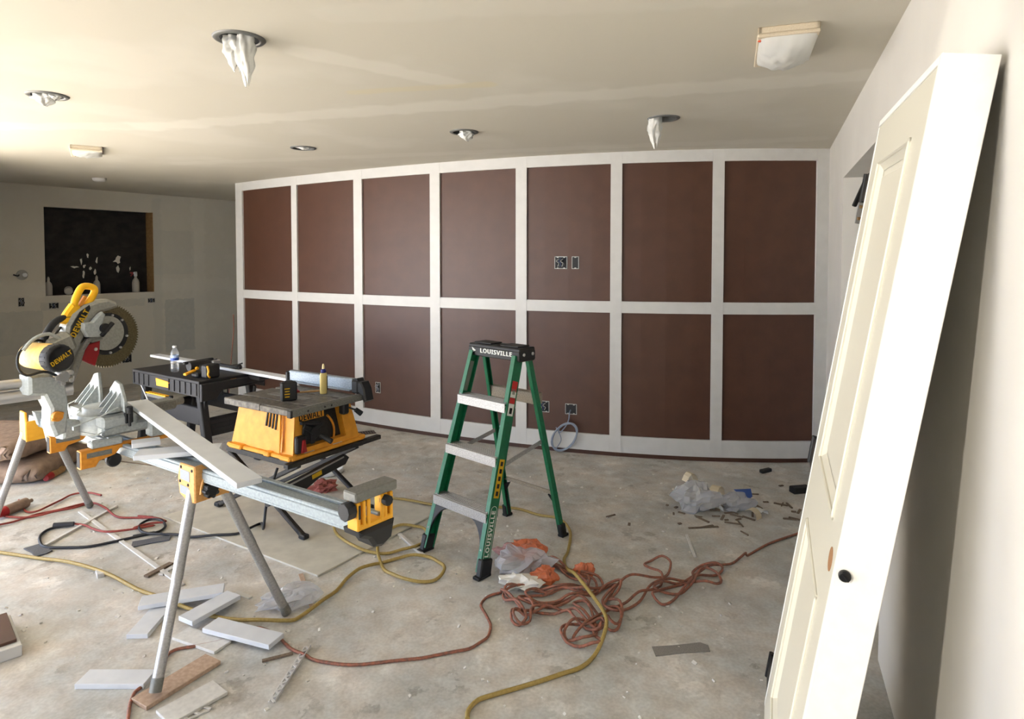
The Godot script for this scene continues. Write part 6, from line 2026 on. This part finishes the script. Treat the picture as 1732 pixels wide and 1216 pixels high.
func build_door() -> void:
	M.door = mat(Color(0.80, 0.785, 0.725), 0.38)
	M.jamb = mottled(Color(0.90, 0.895, 0.87), Color(0.92, 0.915, 0.89), 0.02, 2.0, 0.5, 0.0, 111)
	M.wood_raw = mat(Color(0.58, 0.42, 0.28), 0.8)
	M.hinge = mat(Color(0.05, 0.05, 0.055), 0.45, 0.3)
	# x: along the door's width away from the camera; y: down its length; z: from its face towards the wall
	var w := Vector3(0.379, 0.032, -0.924).normalized()
	var d := Vector3(-0.1241, -0.9866, -0.1055)
	d = (d - w * w.dot(d)).normalized()
	var n := w.cross(d).normalized()
	if n.x < 0.0:
		n = -n
	var t := thing("leaning_door", "white prehung door with jamb, hinges and bore hole, leaning against the right wall", "door")
	t.transform = Transform3D(Basis(w, d, n), Vector3(0.8321, 1.9558, -1.2492)) if w.cross(d).dot(n) > 0.0 else Transform3D(Basis(w, d, n), Vector3(0.8321, 1.9558, -1.2492))
	var W := 0.793
	var L := 1.982
	var st := new_st()
	at_box(st, Vector3(0.0095, L / 2, 0.0485), Vector3(0.019, L, 0.097), 0.0015)
	obj("near_jamb", st, M.jamb, t)
	st = new_st()
	at_box(st, Vector3(W / 2 + 0.01, 0.0095, 0.0485), Vector3(W - 0.022, 0.019, 0.097), 0.0015)
	obj("head_jamb", st, M.jamb, t)
	st = new_st()
	at_box(st, Vector3(W - 0.010, L / 2 + 0.01, 0.0485), Vector3(0.019, L - 0.022, 0.097), 0.0015)
	obj("far_jamb", st, M.jamb, t)
	# slab: stiles and rails around two sunk panels with sloping mouldings
	var x0 := 0.021
	var x1 := W - 0.021
	var y0 := 0.022
	var y1 := L
	var xs := [x0, 0.165, 0.61, x1]
	var ys := [y0, 0.15, 1.025, 1.235, 1.83, y1]
	st = new_st()
	var put := func(a: float, b: float, c: float, e: float) -> void:
		at_box(st, Vector3((a + b) / 2, (c + e) / 2, 0.018), Vector3(b - a, e - c, 0.034), 0.0)
	put.call(xs[0], xs[1], y0, y1)
	put.call(xs[2], xs[3], y0, y1)
	put.call(xs[1], xs[2], ys[0], ys[1])
	put.call(xs[1], xs[2], ys[2], ys[3])
	put.call(xs[1], xs[2], ys[4], ys[5])
	var slab := obj("door_slab", st, M.door, t)
	for k in [[ys[1], ys[2]], [ys[3], ys[4]]]:
		# four sloping mouldings into the panel, then a raised field
		var o := [Vector2(xs[1], k[0]), Vector2(xs[2], k[0]), Vector2(xs[2], k[1]), Vector2(xs[1], k[1])]
		var i := [Vector2(xs[1] + 0.020, k[0] + 0.020), Vector2(xs[2] - 0.020, k[0] + 0.020), Vector2(xs[2] - 0.020, k[1] - 0.020), Vector2(xs[1] + 0.020, k[1] - 0.020)]
		for j in 4:
			var j2 := (j + 1) % 4
			st = new_st()
			face(st, [Vector3(o[j].x, o[j].y, 0.001), Vector3(o[j2].x, o[j2].y, 0.001), Vector3(i[j2].x, i[j2].y, 0.013), Vector3(i[j].x, i[j].y, 0.013)], Vector3(0.38, 0.9, 1.0))
			obj("panel_moulding", st, M.door, slab)
		# a proud bead round the panel
		for v in [[Vector3(xs[1] - 0.004, (k[0] + k[1]) / 2, 0.0), Vector3(0.012, k[1] - k[0] + 0.02, 0.010)], [Vector3(xs[2] + 0.004, (k[0] + k[1]) / 2, 0.0), Vector3(0.012, k[1] - k[0] + 0.02, 0.010)], [Vector3((xs[1] + xs[2]) / 2, k[0] - 0.004, 0.0), Vector3(xs[2] - xs[1] + 0.02, 0.012, 0.010)], [Vector3((xs[1] + xs[2]) / 2, k[1] + 0.004, 0.0), Vector3(xs[2] - xs[1] + 0.02, 0.012, 0.010)]]:
			st = new_st()
			at_box(st, v[0], v[1], 0.004)
			obj("bead", st, M.door, slab)
		st = new_st()
		at_box(st, Vector3((xs[1] + xs[2]) / 2, (k[0] + k[1]) / 2, 0.024), Vector3(xs[2] - xs[1], k[1] - k[0], 0.020), 0.0)
		box(st, Transform3D(Basis.IDENTITY, Vector3((xs[1] + xs[2]) / 2, (k[0] + k[1]) / 2, 0.016)), Vector3(xs[2] - xs[1] - 0.075, k[1] - k[0] - 0.075, 0.014), 0.006)
		obj("panel_field", st, M.door, slab)
	st = new_st()
	disc(st, Vector3(0.083, 1.094, 0.0008), Vector3(0, 0, 1), 0.027, 0.002, 30, 0.0004)
	obj("bore_hole", st, M.wood_raw, slab)
	st = new_st()
	disc(st, Vector3(-0.004, 1.083, 0.020), Vector3(1, 0, 0), 0.0125, 0.010, 24)
	box(st, Transform3D(Basis(Vector3.RIGHT, 0.8), Vector3(-0.010, 1.083, 0.020)), Vector3(0.004, 0.022, 0.003), 0.0005)
	obj("latch_plug", st, M.hinge, t)
	for y in [0.20, 1.09, 1.90]:
		st = new_st()
		at_box(st, Vector3(W + 0.042, y, 0.002), Vector3(0.085, 0.088, 0.003), 0.0008)
		rod(st, Vector3(W + 0.092, y - 0.046, 0.002), Vector3(W + 0.092, y + 0.046, 0.002), 0.008, 12)
		obj("hinge", st, M.hinge, t)
	# hinge parts left on the doorway's far jamb
	var hb := thing("door_bracket", "silver strike and black hinge arm on the doorway's far side above the leaning door", "bracket", Vector3(2.060, 1.80, -3.86), 0.0)
	st = new_st()
	bar(st, Vector3(0.0, 0.075, 0.0), Vector3(0.07, 0.235, 0.0), 0.024, 0.02, Vector3(0, 0, 1), 0.004)
	obj("black_arm", st, M.hinge, hb)
	st = new_st()
	bar(st, Vector3(0.010, -0.03, 0.02), Vector3(0.034, 0.10, 0.02), 0.035, 0.006, Vector3(0, 0, 1), 0.002)
	obj("silver_plate", st, M.steel, hb)
	for y in [0.0, 0.07]:
		st = new_st()
		at_box(st, Vector3(0.018 + y * 0.18, y, 0.026), Vector3(0.022, 0.018, 0.008), 0.002)
		obj("barrel", st, M.stud, hb)
